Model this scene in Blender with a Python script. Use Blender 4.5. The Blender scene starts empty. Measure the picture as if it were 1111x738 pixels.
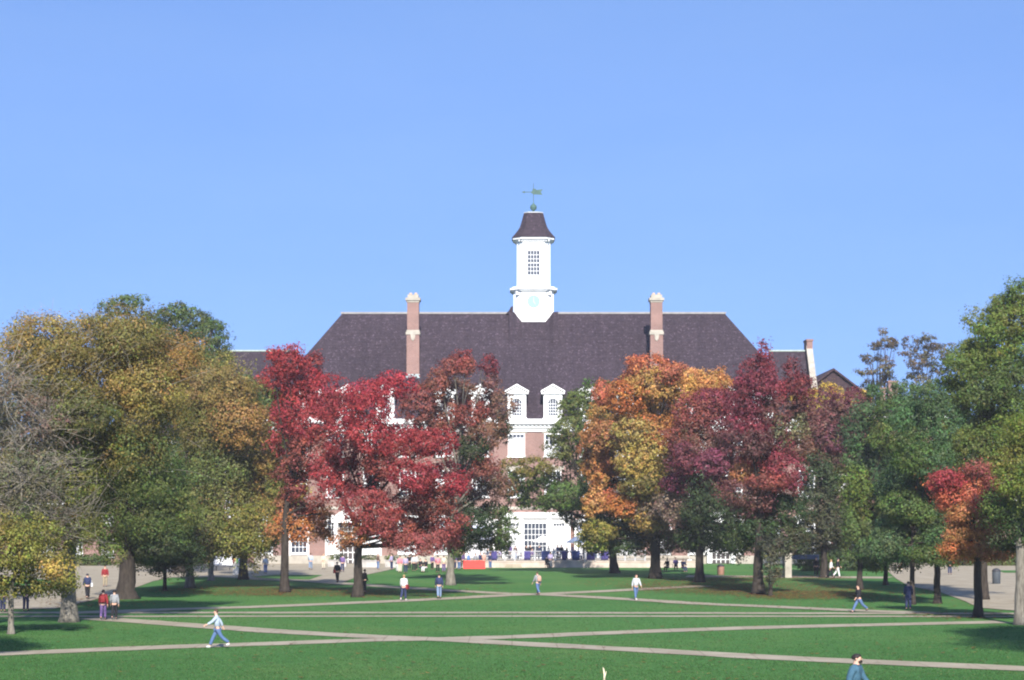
import bpy, bmesh, math, random
import numpy as np
from mathutils import Vector, Matrix

random.seed(7)
rng = np.random.default_rng(7)
PI = math.pi
S = bpy.context.scene
COL = S.collection

# ------------------------------------------------------------------ viewpoint survey
CAM_H = 5.8          # eye height (m), standing on the steps at the south end of the quad
FOC = 2200.0         # focal length in pixels of an 1111 px wide picture
CX, HOR = 555.5, 560.0

def gd(py):
    return FOC * CAM_H / (py - HOR)
def G(px, py):
    d = gd(py)
    return Vector(((px - CX) * d / FOC, d, 0.0))
def W(px, py, d):
    return Vector(((px - CX) * d / FOC, d, CAM_H - (py - HOR) * d / FOC))

# ------------------------------------------------------------------ materials
MATS = {}
def mat(name, col, rough=0.8, var=0.0, scale=3.0, metal=0.0, bump=0.0, spec=0.3):
    if name in MATS:
        return MATS[name]
    m = bpy.data.materials.new(name); m.use_nodes = True
    nt = m.node_tree; b = nt.nodes['Principled BSDF']
    b.inputs['Base Color'].default_value = (*col, 1)
    b.inputs['Roughness'].default_value = rough
    b.inputs['Metallic'].default_value = metal
    b.inputs['Specular IOR Level'].default_value = spec
    if var > 0 or bump > 0:
        tc = nt.nodes.new('ShaderNodeTexCoord')
        n = nt.nodes.new('ShaderNodeTexNoise'); n.inputs['Scale'].default_value = scale
        n.inputs['Detail'].default_value = 6
        nt.links.new(tc.outputs['Object'], n.inputs['Vector'])
        if var > 0:
            r = nt.nodes.new('ShaderNodeValToRGB')
            r.color_ramp.elements[0].position = 0.3; r.color_ramp.elements[1].position = 0.7
            r.color_ramp.elements[0].color = (*[c * (1 - var) for c in col], 1)
            r.color_ramp.elements[1].color = (*[min(1, c * (1 + var)) for c in col], 1)
            nt.links.new(n.outputs['Fac'], r.inputs['Fac'])
            nt.links.new(r.outputs['Color'], b.inputs['Base Color'])
        if bump > 0:
            bp = nt.nodes.new('ShaderNodeBump'); bp.inputs['Strength'].default_value = bump
            nt.links.new(n.outputs['Fac'], bp.inputs['Height'])
            nt.links.new(bp.outputs['Normal'], b.inputs['Normal'])
    MATS[name] = m
    return m

def ramp(nt, fac, stops):
    r = nt.nodes.new('ShaderNodeValToRGB')
    e = r.color_ramp.elements
    e[0].position = stops[0][0]; e[0].color = (*stops[0][1], 1)
    e[1].position = stops[-1][0]; e[1].color = (*stops[-1][1], 1)
    for p, c in stops[1:-1]:
        x = e.new(p); x.color = (*c, 1)
    nt.links.new(fac, r.inputs['Fac'])
    return r.outputs['Color']

def noise(nt, vec, scale, detail=5, rough=0.55):
    n = nt.nodes.new('ShaderNodeTexNoise'); n.inputs['Scale'].default_value = scale
    n.inputs['Detail'].default_value = detail; n.inputs['Roughness'].default_value = rough
    nt.links.new(vec, n.inputs['Vector'])
    return n.outputs['Fac']

def mixc(nt, fac, a, b, mode='MIX'):
    m = nt.nodes.new('ShaderNodeMix'); m.data_type = 'RGBA'; m.blend_type = mode
    if isinstance(fac, float): m.inputs['Factor'].default_value = fac
    else: nt.links.new(fac, m.inputs['Factor'])
    for s, v in ((m.inputs[6], a), (m.inputs[7], b)):
        if isinstance(v, tuple): s.default_value = (*v, 1)
        else: nt.links.new(v, s)
    return m.outputs[2]

def new_nodes(name, rough=0.85, spec=0.2):
    m = bpy.data.materials.new(name); m.use_nodes = True
    nt = m.node_tree; b = nt.nodes['Principled BSDF']
    b.inputs['Roughness'].default_value = rough
    b.inputs['Specular IOR Level'].default_value = spec
    tc = nt.nodes.new('ShaderNodeTexCoord')
    MATS[name] = m
    return m, nt, b, tc.outputs['Object']

def grass_mat():
    m, nt, b, v = new_nodes('lawn_grass', 0.95, 0.08)
    c1 = ramp(nt, noise(nt, v, 0.09, 6, 0.6), [(0.32, (0.046, 0.132, 0.032)), (0.5, (0.058, 0.150, 0.038)), (0.68, (0.080, 0.160, 0.042))])
    c2 = ramp(nt, noise(nt, v, 1.6, 6, 0.7), [(0.3, (0.55, 0.60, 0.55)), (0.5, (0.95, 0.95, 0.95)), (0.72, (1.35, 1.25, 1.2))])
    c = mixc(nt, 0.55, c1, c2, 'MULTIPLY')
    dry = ramp(nt, noise(nt, v, 0.35, 7, 0.7), [(0.56, (0, 0, 0)), (0.75, (1, 1, 1))])
    sep = nt.nodes.new('ShaderNodeRGBToBW'); nt.links.new(dry, sep.inputs[0])
    mul = nt.nodes.new('ShaderNodeMath'); mul.operation = 'MULTIPLY'; mul.inputs[1].default_value = 0.35
    nt.links.new(sep.outputs[0], mul.inputs[0])
    c = mixc(nt, mul.outputs[0], c, (0.17, 0.17, 0.06))
    nt.links.new(c, b.inputs['Base Color'])
    bp = nt.nodes.new('ShaderNodeBump'); bp.inputs['Strength'].default_value = 0.5; bp.inputs['Distance'].default_value = 0.06
    nt.links.new(noise(nt, v, 9.0, 6, 0.75), bp.inputs['Height'])
    nt.links.new(bp.outputs['Normal'], b.inputs['Normal'])
    return m
def concrete_mat():
    m, nt, b, v = new_nodes('path_concrete', 0.9, 0.15)
    c = ramp(nt, noise(nt, v, 0.5, 8, 0.65), [(0.3, (0.245, 0.208, 0.150)), (0.5, (0.310, 0.266, 0.195)), (0.7, (0.365, 0.318, 0.24))])
    br = nt.nodes.new('ShaderNodeTexBrick'); br.offset = 0
    br.inputs['Scale'].default_value = 0.4; br.inputs['Mortar Size'].default_value = 0.012
    br.inputs['Color1'].default_value = (1, 1, 1, 1); br.inputs['Color2'].default_value = (0.9, 0.9, 0.9, 1)
    br.inputs['Mortar'].default_value = (0.55, 0.53, 0.5, 1); br.inputs['Brick Width'].default_value = 0.8; br.inputs['Row Height'].default_value = 0.8
    nt.links.new(v, br.inputs['Vector'])
    c = mixc(nt, 0.7, c, br.outputs['Color'], 'MULTIPLY')
    nt.links.new(c, b.inputs['Base Color'])
    return m
def roof_mat(name='roof_shingles', tint=(1, 1, 1)):
    m, nt, b, v = new_nodes(name, 0.9, 0.15)
    t = lambda c: tuple(c[i] * tint[i] for i in range(3))
    mp = nt.nodes.new('ShaderNodeMapping'); mp.inputs['Scale'].default_value = (1.0, 1.0, 1.0)
    nt.links.new(v, mp.inputs['Vector']); v2 = mp.outputs['Vector']
    base = ramp(nt, noise(nt, v2, 1.4, 7, 0.75), [(0.3, t((0.027, 0.0195, 0.026))), (0.5, t((0.036, 0.026, 0.034))), (0.7, t((0.046, 0.034, 0.043)))])
    vo = nt.nodes.new('ShaderNodeTexVoronoi'); vo.inputs['Scale'].default_value = 5.5
    nt.links.new(v2, vo.inputs['Vector'])
    tile = ramp(nt, vo.outputs['Color'], [(0.0, (0.68, 0.66, 0.66)), (0.6, (1.0, 1.0, 1.0)), (0.80, (1.15, 1.15, 1.15)), (0.86, (2.0, 2.0, 2.0))])
    c = mixc(nt, 0.9, base, tile, 'MULTIPLY')
    big = ramp(nt, noise(nt, v, 0.12, 4), [(0.3, (0.88, 0.88, 0.88)), (0.7, (1.1, 1.1, 1.1))])
    c = mixc(nt, 1.0, c, big, 'MULTIPLY')
    ms_ = nt.nodes.new('ShaderNodeMapping'); ms_.inputs['Scale'].default_value = (1.2, 0.06, 0.06); nt.links.new(v, ms_.inputs['Vector'])
    st = ramp(nt, noise(nt, ms_.outputs['Vector'], 1.0, 5, .6), [(0.35, (0.90, 0.90, 0.90)), (0.65, (1.10, 1.10, 1.08))])
    c = mixc(nt, 1.0, c, st, 'MULTIPLY')
    wv = nt.nodes.new('ShaderNodeTexWave'); wv.bands_direction = 'Z'; wv.inputs['Scale'].default_value = 0.75; wv.inputs['Distortion'].default_value = 0.6; nt.links.new(v, wv.inputs['Vector'])
    c = mixc(nt, 1.0, c, ramp(nt, wv.outputs['Fac'], [(0.0, (0.92, 0.92, 0.92)), (1.0, (1.05, 1.05, 1.05))]), 'MULTIPLY')
    nt.links.new(c, b.inputs['Base Color'])
    bp = nt.nodes.new('ShaderNodeBump'); bp.inputs['Strength'].default_value = 0.4; bp.inputs['Distance'].default_value = 0.04
    nt.links.new(vo.outputs['Distance'], bp.inputs['Height']); nt.links.new(bp.outputs['Normal'], b.inputs['Normal'])
    return m
def brick_mat(name='red_brick', tint=(1, 1, 1)):
    m, nt, b, v = new_nodes(name, 0.9, 0.15)
    t = lambda c: (*[c[i] * tint[i] for i in range(3)], 1)
    mp = nt.nodes.new('ShaderNodeMapping'); mp.inputs['Rotation'].default_value = (PI / 2, 0, 0)
    nt.links.new(v, mp.inputs['Vector'])
    br = nt.nodes.new('ShaderNodeTexBrick')
    br.inputs['Scale'].default_value = 1.0; br.inputs['Brick Width'].default_value = 0.24; br.inputs['Row Height'].default_value = 0.08
    br.inputs['Mortar Size'].default_value = 0.008
    br.inputs['Color1'].default_value = t((0.235, 0.132, 0.112)); br.inputs['Color2'].default_value = t((0.190, 0.104, 0.088))
    br.inputs['Mortar'].default_value = t((0.26, 0.215, 0.19))
    nt.links.new(mp.outputs['Vector'], br.inputs['Vector'])
    big = ramp(nt, noise(nt, v, 0.5, 6), [(0.3, (0.85, 0.85, 0.85)), (0.7, (1.15, 1.12, 1.1))])
    nt.links.new(mixc(nt, 1.0, br.outputs['Color'], big, 'MULTIPLY'), b.inputs['Base Color'])
    return m
def bark_mat(name, dark, light):
    m, nt, b, v = new_nodes(name, 0.95, 0.1)
    mp = nt.nodes.new('ShaderNodeMapping'); mp.inputs['Scale'].default_value = (5, 5, 1.1)
    nt.links.new(v, mp.inputs['Vector'])
    f = noise(nt, mp.outputs['Vector'], 1.6, 7, 0.7)
    nt.links.new(ramp(nt, f, [(0.35, dark), (0.65, light)]), b.inputs['Base Color'])
    bp = nt.nodes.new('ShaderNodeBump'); bp.inputs['Strength'].default_value = 0.7; bp.inputs['Distance'].default_value = 0.05
    nt.links.new(f, bp.inputs['Height']); nt.links.new(bp.outputs['Normal'], b.inputs['Normal'])
    return m
def leaf_mat():
    m = bpy.data.materials.new('leaf'); m.use_nodes = True
    nt = m.node_tree; nt.nodes.remove(nt.nodes['Principled BSDF'])
    out = nt.nodes['Material Output']
    at = nt.nodes.new('ShaderNodeAttribute'); at.attribute_name = 'leaf_colour'
    d = nt.nodes.new('ShaderNodeBsdfDiffuse'); t = nt.nodes.new('ShaderNodeBsdfTranslucent')
    g = nt.nodes.new('ShaderNodeBsdfGlossy'); g.inputs['Roughness'].default_value = 0.5
    g.inputs['Color'].default_value = (1, 1, 1, 1)
    ms = nt.nodes.new('ShaderNodeMixShader'); ms.inputs[0].default_value = 0.30
    mg = nt.nodes.new('ShaderNodeMixShader'); mg.inputs[0].default_value = 0.008
    nt.links.new(at.outputs['Color'], d.inputs['Color']); nt.links.new(at.outputs['Color'], t.inputs['Color'])
    nt.links.new(d.outputs[0], ms.inputs[1]); nt.links.new(t.outputs[0], ms.inputs[2])
    nt.links.new(ms.outputs[0], mg.inputs[1]); nt.links.new(g.outputs[0], mg.inputs[2])
    nt.links.new(mg.outputs[0], out.inputs['Surface'])
    return m

GRASS = grass_mat(); CONC = concrete_mat(); ROOF = roof_mat(); BRICK = brick_mat(); LEAF = leaf_mat()
BARK = bark_mat('bark_brown', (0.021, 0.017, 0.014), (0.056, 0.046, 0.038))
BARK_G = bark_mat('bark_grey', (0.085, 0.074, 0.060), (0.22, 0.20, 0.165))
BARK_T = bark_mat('bark_twig_grey', (0.17, 0.145, 0.115), (0.34, 0.30, 0.24))
WHITE = mat('white_paint', (0.74, 0.74, 0.72), 0.6, 0.07, 0.8)
RAILP = mat('grey_white_paint', (0.36, 0.36, 0.37), 0.7, 0.12, 1.2)
STONE = mat('limestone', (0.32, 0.29, 0.24), 0.85, 0.18, 1.5)
GLASS = mat('window_glass', (0.03, 0.036, 0.05), 0.12, spec=0.6)
BLIND = mat('white_blind', (0.42, 0.42, 0.43), 0.8, 0.06, 1.0)
CURT = mat('curtain_blue_white', (0.40, 0.43, 0.55), 0.9, 0.12, 1.5)
COPPER = mat('verdigris_copper', (0.055, 0.105, 0.09), 0.7, 0.25, 1.5)
LEAD = mat('lead_flashing', (0.28, 0.33, 0.33), 0.6, 0.35, 2.0)
CLOCK = mat('clock_turquoise', (0.22, 0.38, 0.325), 0.6)
CLOCKD = mat('clock_hands_white', (0.40, 0.58, 0.55), 0.6)

# ------------------------------------------------------------------ object helpers
def link(name, me, m=None, parent=None):
    o = bpy.data.objects.new(name, me); COL.objects.link(o)
    if m is not None:
        for x in (m if isinstance(m, (list, tuple)) else [m]):
            me.materials.append(x)
    if parent: o.parent = parent
    return o
def tag(o, label=None, cat=None, group=None, kind=None):
    if label: o['label'] = label
    if cat: o['category'] = cat
    if group: o['group'] = group
    if kind: o['kind'] = kind
    return o
def empty(name, loc, rz, label, cat, group=None):
    o = bpy.data.objects.new(name, None); COL.objects.link(o)
    o.location = loc; o.rotation_euler = (0, 0, rz); o.empty_display_size = 0.3
    return tag(o, label, cat, group)
def copy_tree(o, parent=None):
    c = o.copy(); COL.objects.link(c); c.parent = parent
    for ch in list(o.children): copy_tree(ch, c)
    return c

class MB:
    """collects plain solids and links them as one mesh"""
    def __init__(self): self.v = []; self.f = []; self.mi = []; self.sm = []
    def add(self, vs, fs, mi=0, smooth=False):
        n = len(self.v); self.v += [tuple(x) for x in vs]
        for f in fs:
            self.f.append([i + n for i in f]); self.mi.append(mi); self.sm.append(smooth)
    def box(self, x0, x1, y0, y1, z0, z1, mi=0):
        self.add([(x0, y0, z0), (x1, y0, z0), (x1, y1, z0), (x0, y1, z0), (x0, y0, z1), (x1, y0, z1), (x1, y1, z1), (x0, y1, z1)],
                 [(3, 2, 1, 0), (4, 5, 6, 7), (0, 1, 5, 4), (1, 2, 6, 5), (2, 3, 7, 6), (3, 0, 4, 7)], mi)
    def prism(self, pts, y0, y1, mi=0):           # outline in xz, extruded along y
        n = len(pts)
        self.add([(x, y0, z) for x, z in pts] + [(x, y1, z) for x, z in pts],
                 [list(range(n)), list(range(2 * n - 1, n - 1, -1))] + [(i, i + n, (i + 1) % n + n, (i + 1) % n) for i in range(n)], mi)
    def plate(self, pts, z0, z1, mi=0):           # outline in xy
        n = len(pts)
        self.add([(x, y, z0) for x, y in pts] + [(x, y, z1) for x, y in pts],
                 [list(range(n - 1, -1, -1)), list(range(n, 2 * n))] + [(i, (i + 1) % n, (i + 1) % n + n, i + n) for i in range(n)], mi)
    def rings(self, rings, mi=0, smooth=True, cap=True):
        n = len(rings[0]); k = len(rings)
        vs = [p for r in rings for p in r]
        fs = [(i * n + j, i * n + (j + 1) % n, (i + 1) * n + (j + 1) % n, (i + 1) * n + j) for i in range(k - 1) for j in range(n)]
        if cap: fs += [list(range(n - 1, -1, -1)), list(range((k - 1) * n, k * n))]
        self.add(vs, fs, mi, smooth)
    def lathe(self, prof, n=16, c=(0, 0), mi=0, rot=0.0, smooth=True, sq=None):
        rs = []
        for r, z in prof:
            rs.append([(c[0] + r * math.cos(rot + 2 * PI * j / n), c[1] + r * math.sin(rot + 2 * PI * j / n), z) for j in range(n)])
        self.rings(rs, mi, smooth)
    def tube(self, pts, rad, n=8, mi=0, smooth=True):
        pts = [Vector(p) for p in pts]
        if not isinstance(rad, (list, tuple)): rad = [rad] * len(pts)
        rs = []
        up = Vector((0.13, 0.31, 0.94))
        for i, p in enumerate(pts):
            t = (pts[min(i + 1, len(pts) - 1)] - pts[max(i - 1, 0)]).normalized()
            a = t.cross(up)
            if a.length < 0.1: a = t.cross(Vector((1, 0, 0)))
            a.normalize(); b = t.cross(a)
            rs.append([p + (a * math.cos(2 * PI * j / n) + b * math.sin(2 * PI * j / n)) * rad[i] for j in range(n)])
        self.rings(rs, mi, smooth)
    def ball(self, c, r, n=10, m=6, mi=0, sc=(1, 1, 1)):
        rs = []
        for i in range(m + 1):
            th = PI * (0.02 + 0.96 * i / m)
            rs.append([(c[0] + r * sc[0] * math.sin(th) * math.cos(2 * PI * j / n), c[1] + r * sc[1] * math.sin(th) * math.sin(2 * PI * j / n), c[2] - r * sc[2] * math.cos(th)) for j in range(n)])
        self.rings(rs, mi)
    def mesh(self, name):
        me = bpy.data.meshes.new(name)
        me.from_pydata(self.v, [], self.f)
        me.polygons.foreach_set('material_index', self.mi)
        me.polygons.foreach_set('use_smooth', self.sm)
        bm = bmesh.new(); bm.from_mesh(me); bmesh.ops.recalc_face_normals(bm, faces=bm.faces); bm.to_mesh(me); bm.free()
        return me
    def build(self, name, m, parent=None):
        return link(name, self.mesh(name), m, parent)

# ------------------------------------------------------------------ world, sun, camera
SUN_EL, SUN_AZ = math.radians(32), math.radians(177)       # azimuth clockwise from +Y (north): sun stands behind, a little to the right
w = bpy.data.worlds.new('World'); S.world = w; w.use_nodes = True
nt = w.node_tree; bg = nt.nodes['Background']
sky = nt.nodes.new('ShaderNodeTexSky'); sky.sky_type = 'NISHITA'; sky.sun_disc = False
sky.sun_elevation = SUN_EL; sky.sun_rotation = SUN_AZ
sky.altitude = 200; sky.air_density = 1.0; sky.dust_density = 0.3; sky.ozone_density = 4.0
SKY_TINT = (0.99, 0.985, 1.06)
tcw = nt.nodes.new('ShaderNodeTexCoord'); lift = nt.nodes.new('ShaderNodeVectorMath'); lift.operation = 'ADD'; lift.inputs[1].default_value = (0, 0, 0.42)
nrm_ = nt.nodes.new('ShaderNodeVectorMath'); nrm_.operation = 'NORMALIZE'
nt.links.new(tcw.outputs['Generated'], lift.inputs[0]); nt.links.new(lift.outputs[0], nrm_.inputs[0]); nt.links.new(nrm_.outputs[0], sky.inputs[0])
mx = nt.nodes.new('ShaderNodeMix'); mx.data_type = 'RGBA'; mx.blend_type = 'MULTIPLY'; mx.inputs['Factor'].default_value = 1.0
nt.links.new(sky.outputs[0], mx.inputs[6]); mx.inputs[7].default_value = (*SKY_TINT, 1)
wn = nt.nodes.new('ShaderNodeTexNoise'); wn.inputs['Scale'].default_value = 5.0; wn.inputs['Detail'].default_value = 5
wm = nt.nodes.new('ShaderNodeMapping'); wm.inputs['Scale'].default_value = (1, 1, 4); nt.links.new(tcw.outputs['Generated'], wm.inputs['Vector']); nt.links.new(wm.outputs['Vector'], wn.inputs['Vector'])
wr = nt.nodes.new('ShaderNodeValToRGB'); wr.color_ramp.elements[0].position = .35; wr.color_ramp.elements[1].position = .75
wr.color_ramp.elements[0].color = (0.97, 0.98, 1.0, 1); wr.color_ramp.elements[1].color = (1.06, 1.03, 1.0, 1); nt.links.new(wn.outputs['Fac'], wr.inputs['Fac'])
m2 = nt.nodes.new('ShaderNodeMix'); m2.data_type = 'RGBA'; m2.blend_type = 'MULTIPLY'; m2.inputs['Factor'].default_value = 1.0
nt.links.new(mx.outputs[2], m2.inputs[6]); nt.links.new(wr.outputs['Color'], m2.inputs[7])
nt.links.new(m2.outputs[2], bg.inputs['Color']); bg.inputs['Strength'].default_value = 0.152
sd = Vector((math.cos(SUN_EL) * math.sin(SUN_AZ), math.cos(SUN_EL) * math.cos(SUN_AZ), math.sin(SUN_EL)))
L = bpy.data.lights.new('sun', 'SUN'); L.energy = 5.0; L.angle = math.radians(0.53); L.color = (1.0, 0.95, 0.87)
lo = bpy.data.objects.new('sun', L); COL.objects.link(lo); lo.rotation_euler = sd.to_track_quat('Z', 'Y').to_euler()
cam = bpy.data.cameras.new('camera'); co = bpy.data.objects.new('camera', cam); COL.objects.link(co)
co.location = (0, 0, CAM_H); co.rotation_euler = (PI / 2, 0, 0)
cam.sensor_width = 36; cam.lens = 36 * FOC / 1111; cam.shift_y = (HOR - 369) / 1111; cam.clip_end = 6000
S.camera = co
S.view_settings.view_transform = 'Standard'; S.view_settings.look = 'None'; S.view_settings.gamma = 1
S.view_settings.exposure = 0.95
S.cycles.filter_width = 2.1

# ------------------------------------------------------------------ ground, paths, pavements
def sheet(name, pts, z, m, thick=0.0):
    mb = MB()
    if thick: mb.plate([(p[0], p[1]) for p in pts], z - thick, z)
    else: mb.add([(p[0], p[1], z) for p in pts], [list(range(len(pts)))])
    return tag(mb.build(name, m), kind='structure')
sheet('ground', [(-3000, -200), (3000, -200), (3000, 4000), (-3000, 4000)], 0.0, GRASS)
PATHS = []
def strip(name, pix, width, z):
    P = [G(*p) for p in pix]; PATHS.append((P, width))
    l, r = [], []
    # resample and let the edges wander a little, like worn path edges
    Q = []
    for a, b in zip(P[:-1], P[1:]):
        n = max(1, int((b - a).length / 1.2))
        Q += [a.lerp(b, i / n) for i in range(n)]
    Q.append(P[-1])
    for i, p in enumerate(Q):
        t = (Q[min(i + 1, len(Q) - 1)] - Q[max(i - 1, 0)]).normalized(); nn = Vector((-t.y, t.x, 0))
        l.append(p + nn * (width / 2 + random.uniform(-.1, .1))); r.append(p - nn * (width / 2 + random.uniform(-.1, .1)))
    mb = MB(); n = len(Q)
    mb.add([(q.x, q.y, z) for q in l] + [(q.x, q.y, z) for q in r], [(i, i + n, i + n + 1, i + 1) for i in range(n - 1)])
    return tag(mb.build(name, CONC), kind='structure')
strip('path', [(-150, 716), (0, 709.7), (130, 704.3), (320, 697.7), (400, 694.8), (480, 693.5), (560, 691.3), (700, 685.3), (840, 680.7), (1000, 677), (1090, 675)], 2.35, 0.020)
strip('path', [(100, 671), (150, 674.5), (300, 685.5), (400, 691), (480, 694), (540, 697.5), (700, 706), (840, 714), (1111, 726), (1250, 732)], 2.35, 0.024)
strip('path', [(-200, 665), (180, 665), (555, 665), (930, 665.8), (1300, 666.5)], 1.9, 0.020)
strip('path', [(-200, 669), (180, 669), (555, 668.8), (930, 669.0), (1300, 669.5)], 1.6, 0.020)
strip('path', [(60, 666), (200, 661), (280, 658.8), (360, 655.5), (440, 652), (500, 649), (540, 646.6), (583, 645), (620, 643.4), (680, 640.5), (730, 637.7), (765, 636)], 2.5, 0.028)
strip('path', [(270, 628.6), (340, 631), (400, 635.5), (470, 640), (540, 644), (583, 645.3), (620, 647), (690, 651), (760, 655.5), (840, 658.7), (920, 662.5), (1010, 665.5)], 2.3, 0.032)
strip('path', [(745, 625.5), (860, 626), (965, 627)], 6.0, 0.020)
sheet('pavement', [G(*p) for p in [(-300, 664), (60, 661), (100, 652), (128, 644), (150, 637), (166, 631), (186, 627), (235, 626.5), (275, 628.5), (340, 631), (372, 632.5), (388, 626), (428, 617.6), (428, 611), (-300, 611)]], 0.040, CONC)
sheet('lawn_island', [G(*p) for p in [(272, 626.3), (300, 624.3), (350, 624.5), (336, 629.5), (285, 627.9)]], 0.060, GRASS)
sheet('lawn_island', [G(*p) for p in [(-300, 640), (60, 640), (75, 632), (30, 628), (-300, 630)]], 0.060, GRASS)
sheet('pavement', [G(*p) for p in [(962, 619), (972, 628), (985, 636), (1020, 643), (1045, 652), (1062, 660), (1100, 663), (1450, 665), (1450, 611), (962, 611)]], 0.040, CONC)
sheet('lawn_island', [G(*p) for p in [(1090, 622), (1300, 622), (1300, 619.5), (1080, 619.5)]], 0.060, GRASS)

# fallen leaves under the maples
def fallen_leaves(patches, n):
    V = []; C = []
    cols = np.array([(0.22, 0.10, 0.035), (0.26, 0.15, 0.05), (0.14, 0.075, 0.04), (0.28, 0.20, 0.065), (0.17, 0.05, 0.035)])
    for (px, py, rx, ry, cnt) in patches:
        a = rng.uniform(0, 2 * PI, cnt); r = np.sqrt(rng.uniform(0, 1, cnt)) * (1 + rng.normal(0, 0.12, cnt))
        x = px + rx * r * np.cos(a); y = py + ry * r * np.sin(a)
        d = FOC * CAM_H / (y - HOR); X = (x - CX) * d / FOC
        s = rng.uniform(0.06, 0.13, cnt); th = rng.uniform(0, 2 * PI, cnt)
        tl = rng.uniform(-0.5, 0.5, cnt)
        for k in range(4):
            t = th + k * PI / 2
            V.append(np.stack([X + s * np.cos(t), d + s * np.sin(t), 0.05 + s * np.maximum(0, tl * np.cos(t)) + 0.0 * d], 1))
        C.append(cols[rng.integers(0, len(cols), cnt)] * rng.uniform(0.7, 1.25, (cnt, 1)))
    vs = []
    for i in range(0, len(V), 4):
        vs.append(np.stack(V[i:i + 4], 1).reshape(-1, 3))
    return quad_mesh('fallen_leaves', np.concatenate(vs), np.concatenate(C))
def quad_mesh(name, V, C):
    n = len(V) // 4
    me = bpy.data.meshes.new(name)
    me.vertices.add(4 * n); me.vertices.foreach_set('co', V.astype(np.float32).ravel())
    me.loops.add(4 * n); me.loops.foreach_set('vertex_index', np.arange(4 * n, dtype=np.int32))
    me.polygons.add(n); me.polygons.foreach_set('loop_start', np.arange(0, 4 * n, 4, dtype=np.int32))
    a = me.attributes.new('leaf_colour', 'FLOAT_COLOR', 'FACE')
    a.data.foreach_set('color', np.concatenate([C, np.ones((n, 1))], 1).astype(np.float32).ravel())
    me.update(calc_edges=True)
    return me
fl = link('fallen_leaves', fallen_leaves([(255, 641, 90, 6, 2600), (340, 643, 90, 5, 2800), (240, 634, 60, 3, 600), (430, 645, 60, 5, 800), (760, 637, 80, 8, 4200), (850, 641, 90, 9, 5200), (830, 628, 90, 3, 2600),
                                          (880, 646, 70, 5, 2200), (690, 633, 70, 6, 900), (970, 645, 60, 8, 1000), (100, 655, 60, 6, 500), (500, 640, 60, 8, 300), (1040, 668, 60, 5, 400), (600, 690, 560, 55, 650), (880, 655, 200, 8, 500)], 0), LEAF)
tag(fl, 'brown and orange fallen leaves scattered on the lawn beneath the trees', 'leaves', kind='stuff')

def grass_blades(n):
    d = 1 / rng.uniform(1 / 165.0, 1 / 62.0, n); d = 1 / np.sqrt(rng.uniform(1 / 150.0 ** 2, 1 / 62.0 ** 2, n))
    X = rng.uniform(-1, 1, n) * (d * 0.262 + 1.0)
    keep = ~((d > 108) & (X < -0.21 * d)) & ~((d > 108) & (X > 0.19 * d))
    for P, wd in PATHS:
        for a, b_ in zip(P[:-1], P[1:]):
            dx, dy = b_.x - a.x, b_.y - a.y; L2 = dx * dx + dy * dy
            t = np.clip(((X - a.x) * dx + (d - a.y) * dy) / L2, 0, 1)
            keep &= np.hypot(X - a.x - t * dx, d - a.y - t * dy) > wd / 2 + 0.02
    X, d = X[keep], d[keep]; n = len(X)
    clump = 0.5 + 0.5 * np.sin(X * 1.7 + 2 * np.sin(d * 0.9)) * np.sin(d * 1.3 + np.sin(X * 0.8))
    h = rng.uniform(0.015, 0.04, n) * (0.7 + 0.6 * clump); wv = rng.uniform(0.008, 0.022, n); th = rng.uniform(0, PI, n)
    lx, ly = rng.normal(0, 0.03, n), rng.normal(0.01, 0.03, n)
    cx, sx = np.cos(th) * wv, np.sin(th) * wv; z0 = np.full(n, -0.01)
    V = np.stack([np.stack([X - cx, d - sx, z0], 1), np.stack([X + cx, d + sx, z0], 1), np.stack([X + lx + cx * .5, d + ly + sx * .5, h], 1), np.stack([X + lx - cx * .5, d + ly - sx * .5, h * .9], 1)], 1).reshape(-1, 3)
    base = np.array([0.040, 0.098, 0.026]) * np.exp(rng.normal(0, 0.18, (n, 1))) * np.exp(rng.normal(0, 0.08, (n, 3)))
    dry = rng.uniform(size=n) < 0.03
    base[dry] = np.array([0.16, 0.15, 0.06]) * rng.uniform(.7, 1.2, (dry.sum(), 1))
    return quad_mesh('grass', V, base)
gr = link('grass', grass_blades(260000), LEAF)
tag(gr, 'short green turf blades covering the near lawn', 'grass', kind='stuff')

# ------------------------------------------------------------------ trees
PAL = dict(
    crimson=(0.31, 0.046, 0.050), red=(0.31, 0.055, 0.055), redbr=(0.27, 0.075, 0.06), brick=(0.25, 0.085, 0.065), brown=(0.19, 0.095, 0.06),
    orange=(0.48, 0.18, 0.06), orred=(0.48, 0.145, 0.075), gold=(0.50, 0.27, 0.085), goldol=(0.33, 0.235, 0.065), orbr=(0.38, 0.165, 0.07),
    olgold=(0.195, 0.152, 0.042), gbrown=(0.215, 0.145, 0.047), olive=(0.145, 0.13, 0.035), yolive=(0.20, 0.19, 0.045), dkol=(0.085, 0.085, 0.03), olgr=(0.105, 0.125, 0.035),
    green=(0.080, 0.118, 0.034), dkgr=(0.048, 0.072, 0.028), mgreen=(0.105, 0.145, 0.040), yg=(0.165, 0.20, 0.04), ygr=(0.125, 0.175, 0.04), yellow=(0.42, 0.32, 0.05),
    bgreen=(0.078, 0.135, 0.054), purp=(0.19, 0.05, 0.072), purpr=(0.215, 0.047, 0.058), purpd=(0.15, 0.05, 0.06), purpb=(0.16, 0.07, 0.06),
    gbr=(0.17, 0.125, 0.085), gg=(0.085, 0.095, 0.05), ggol=(0.13, 0.115, 0.06), conif=(0.125, 0.098, 0.055))

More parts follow.
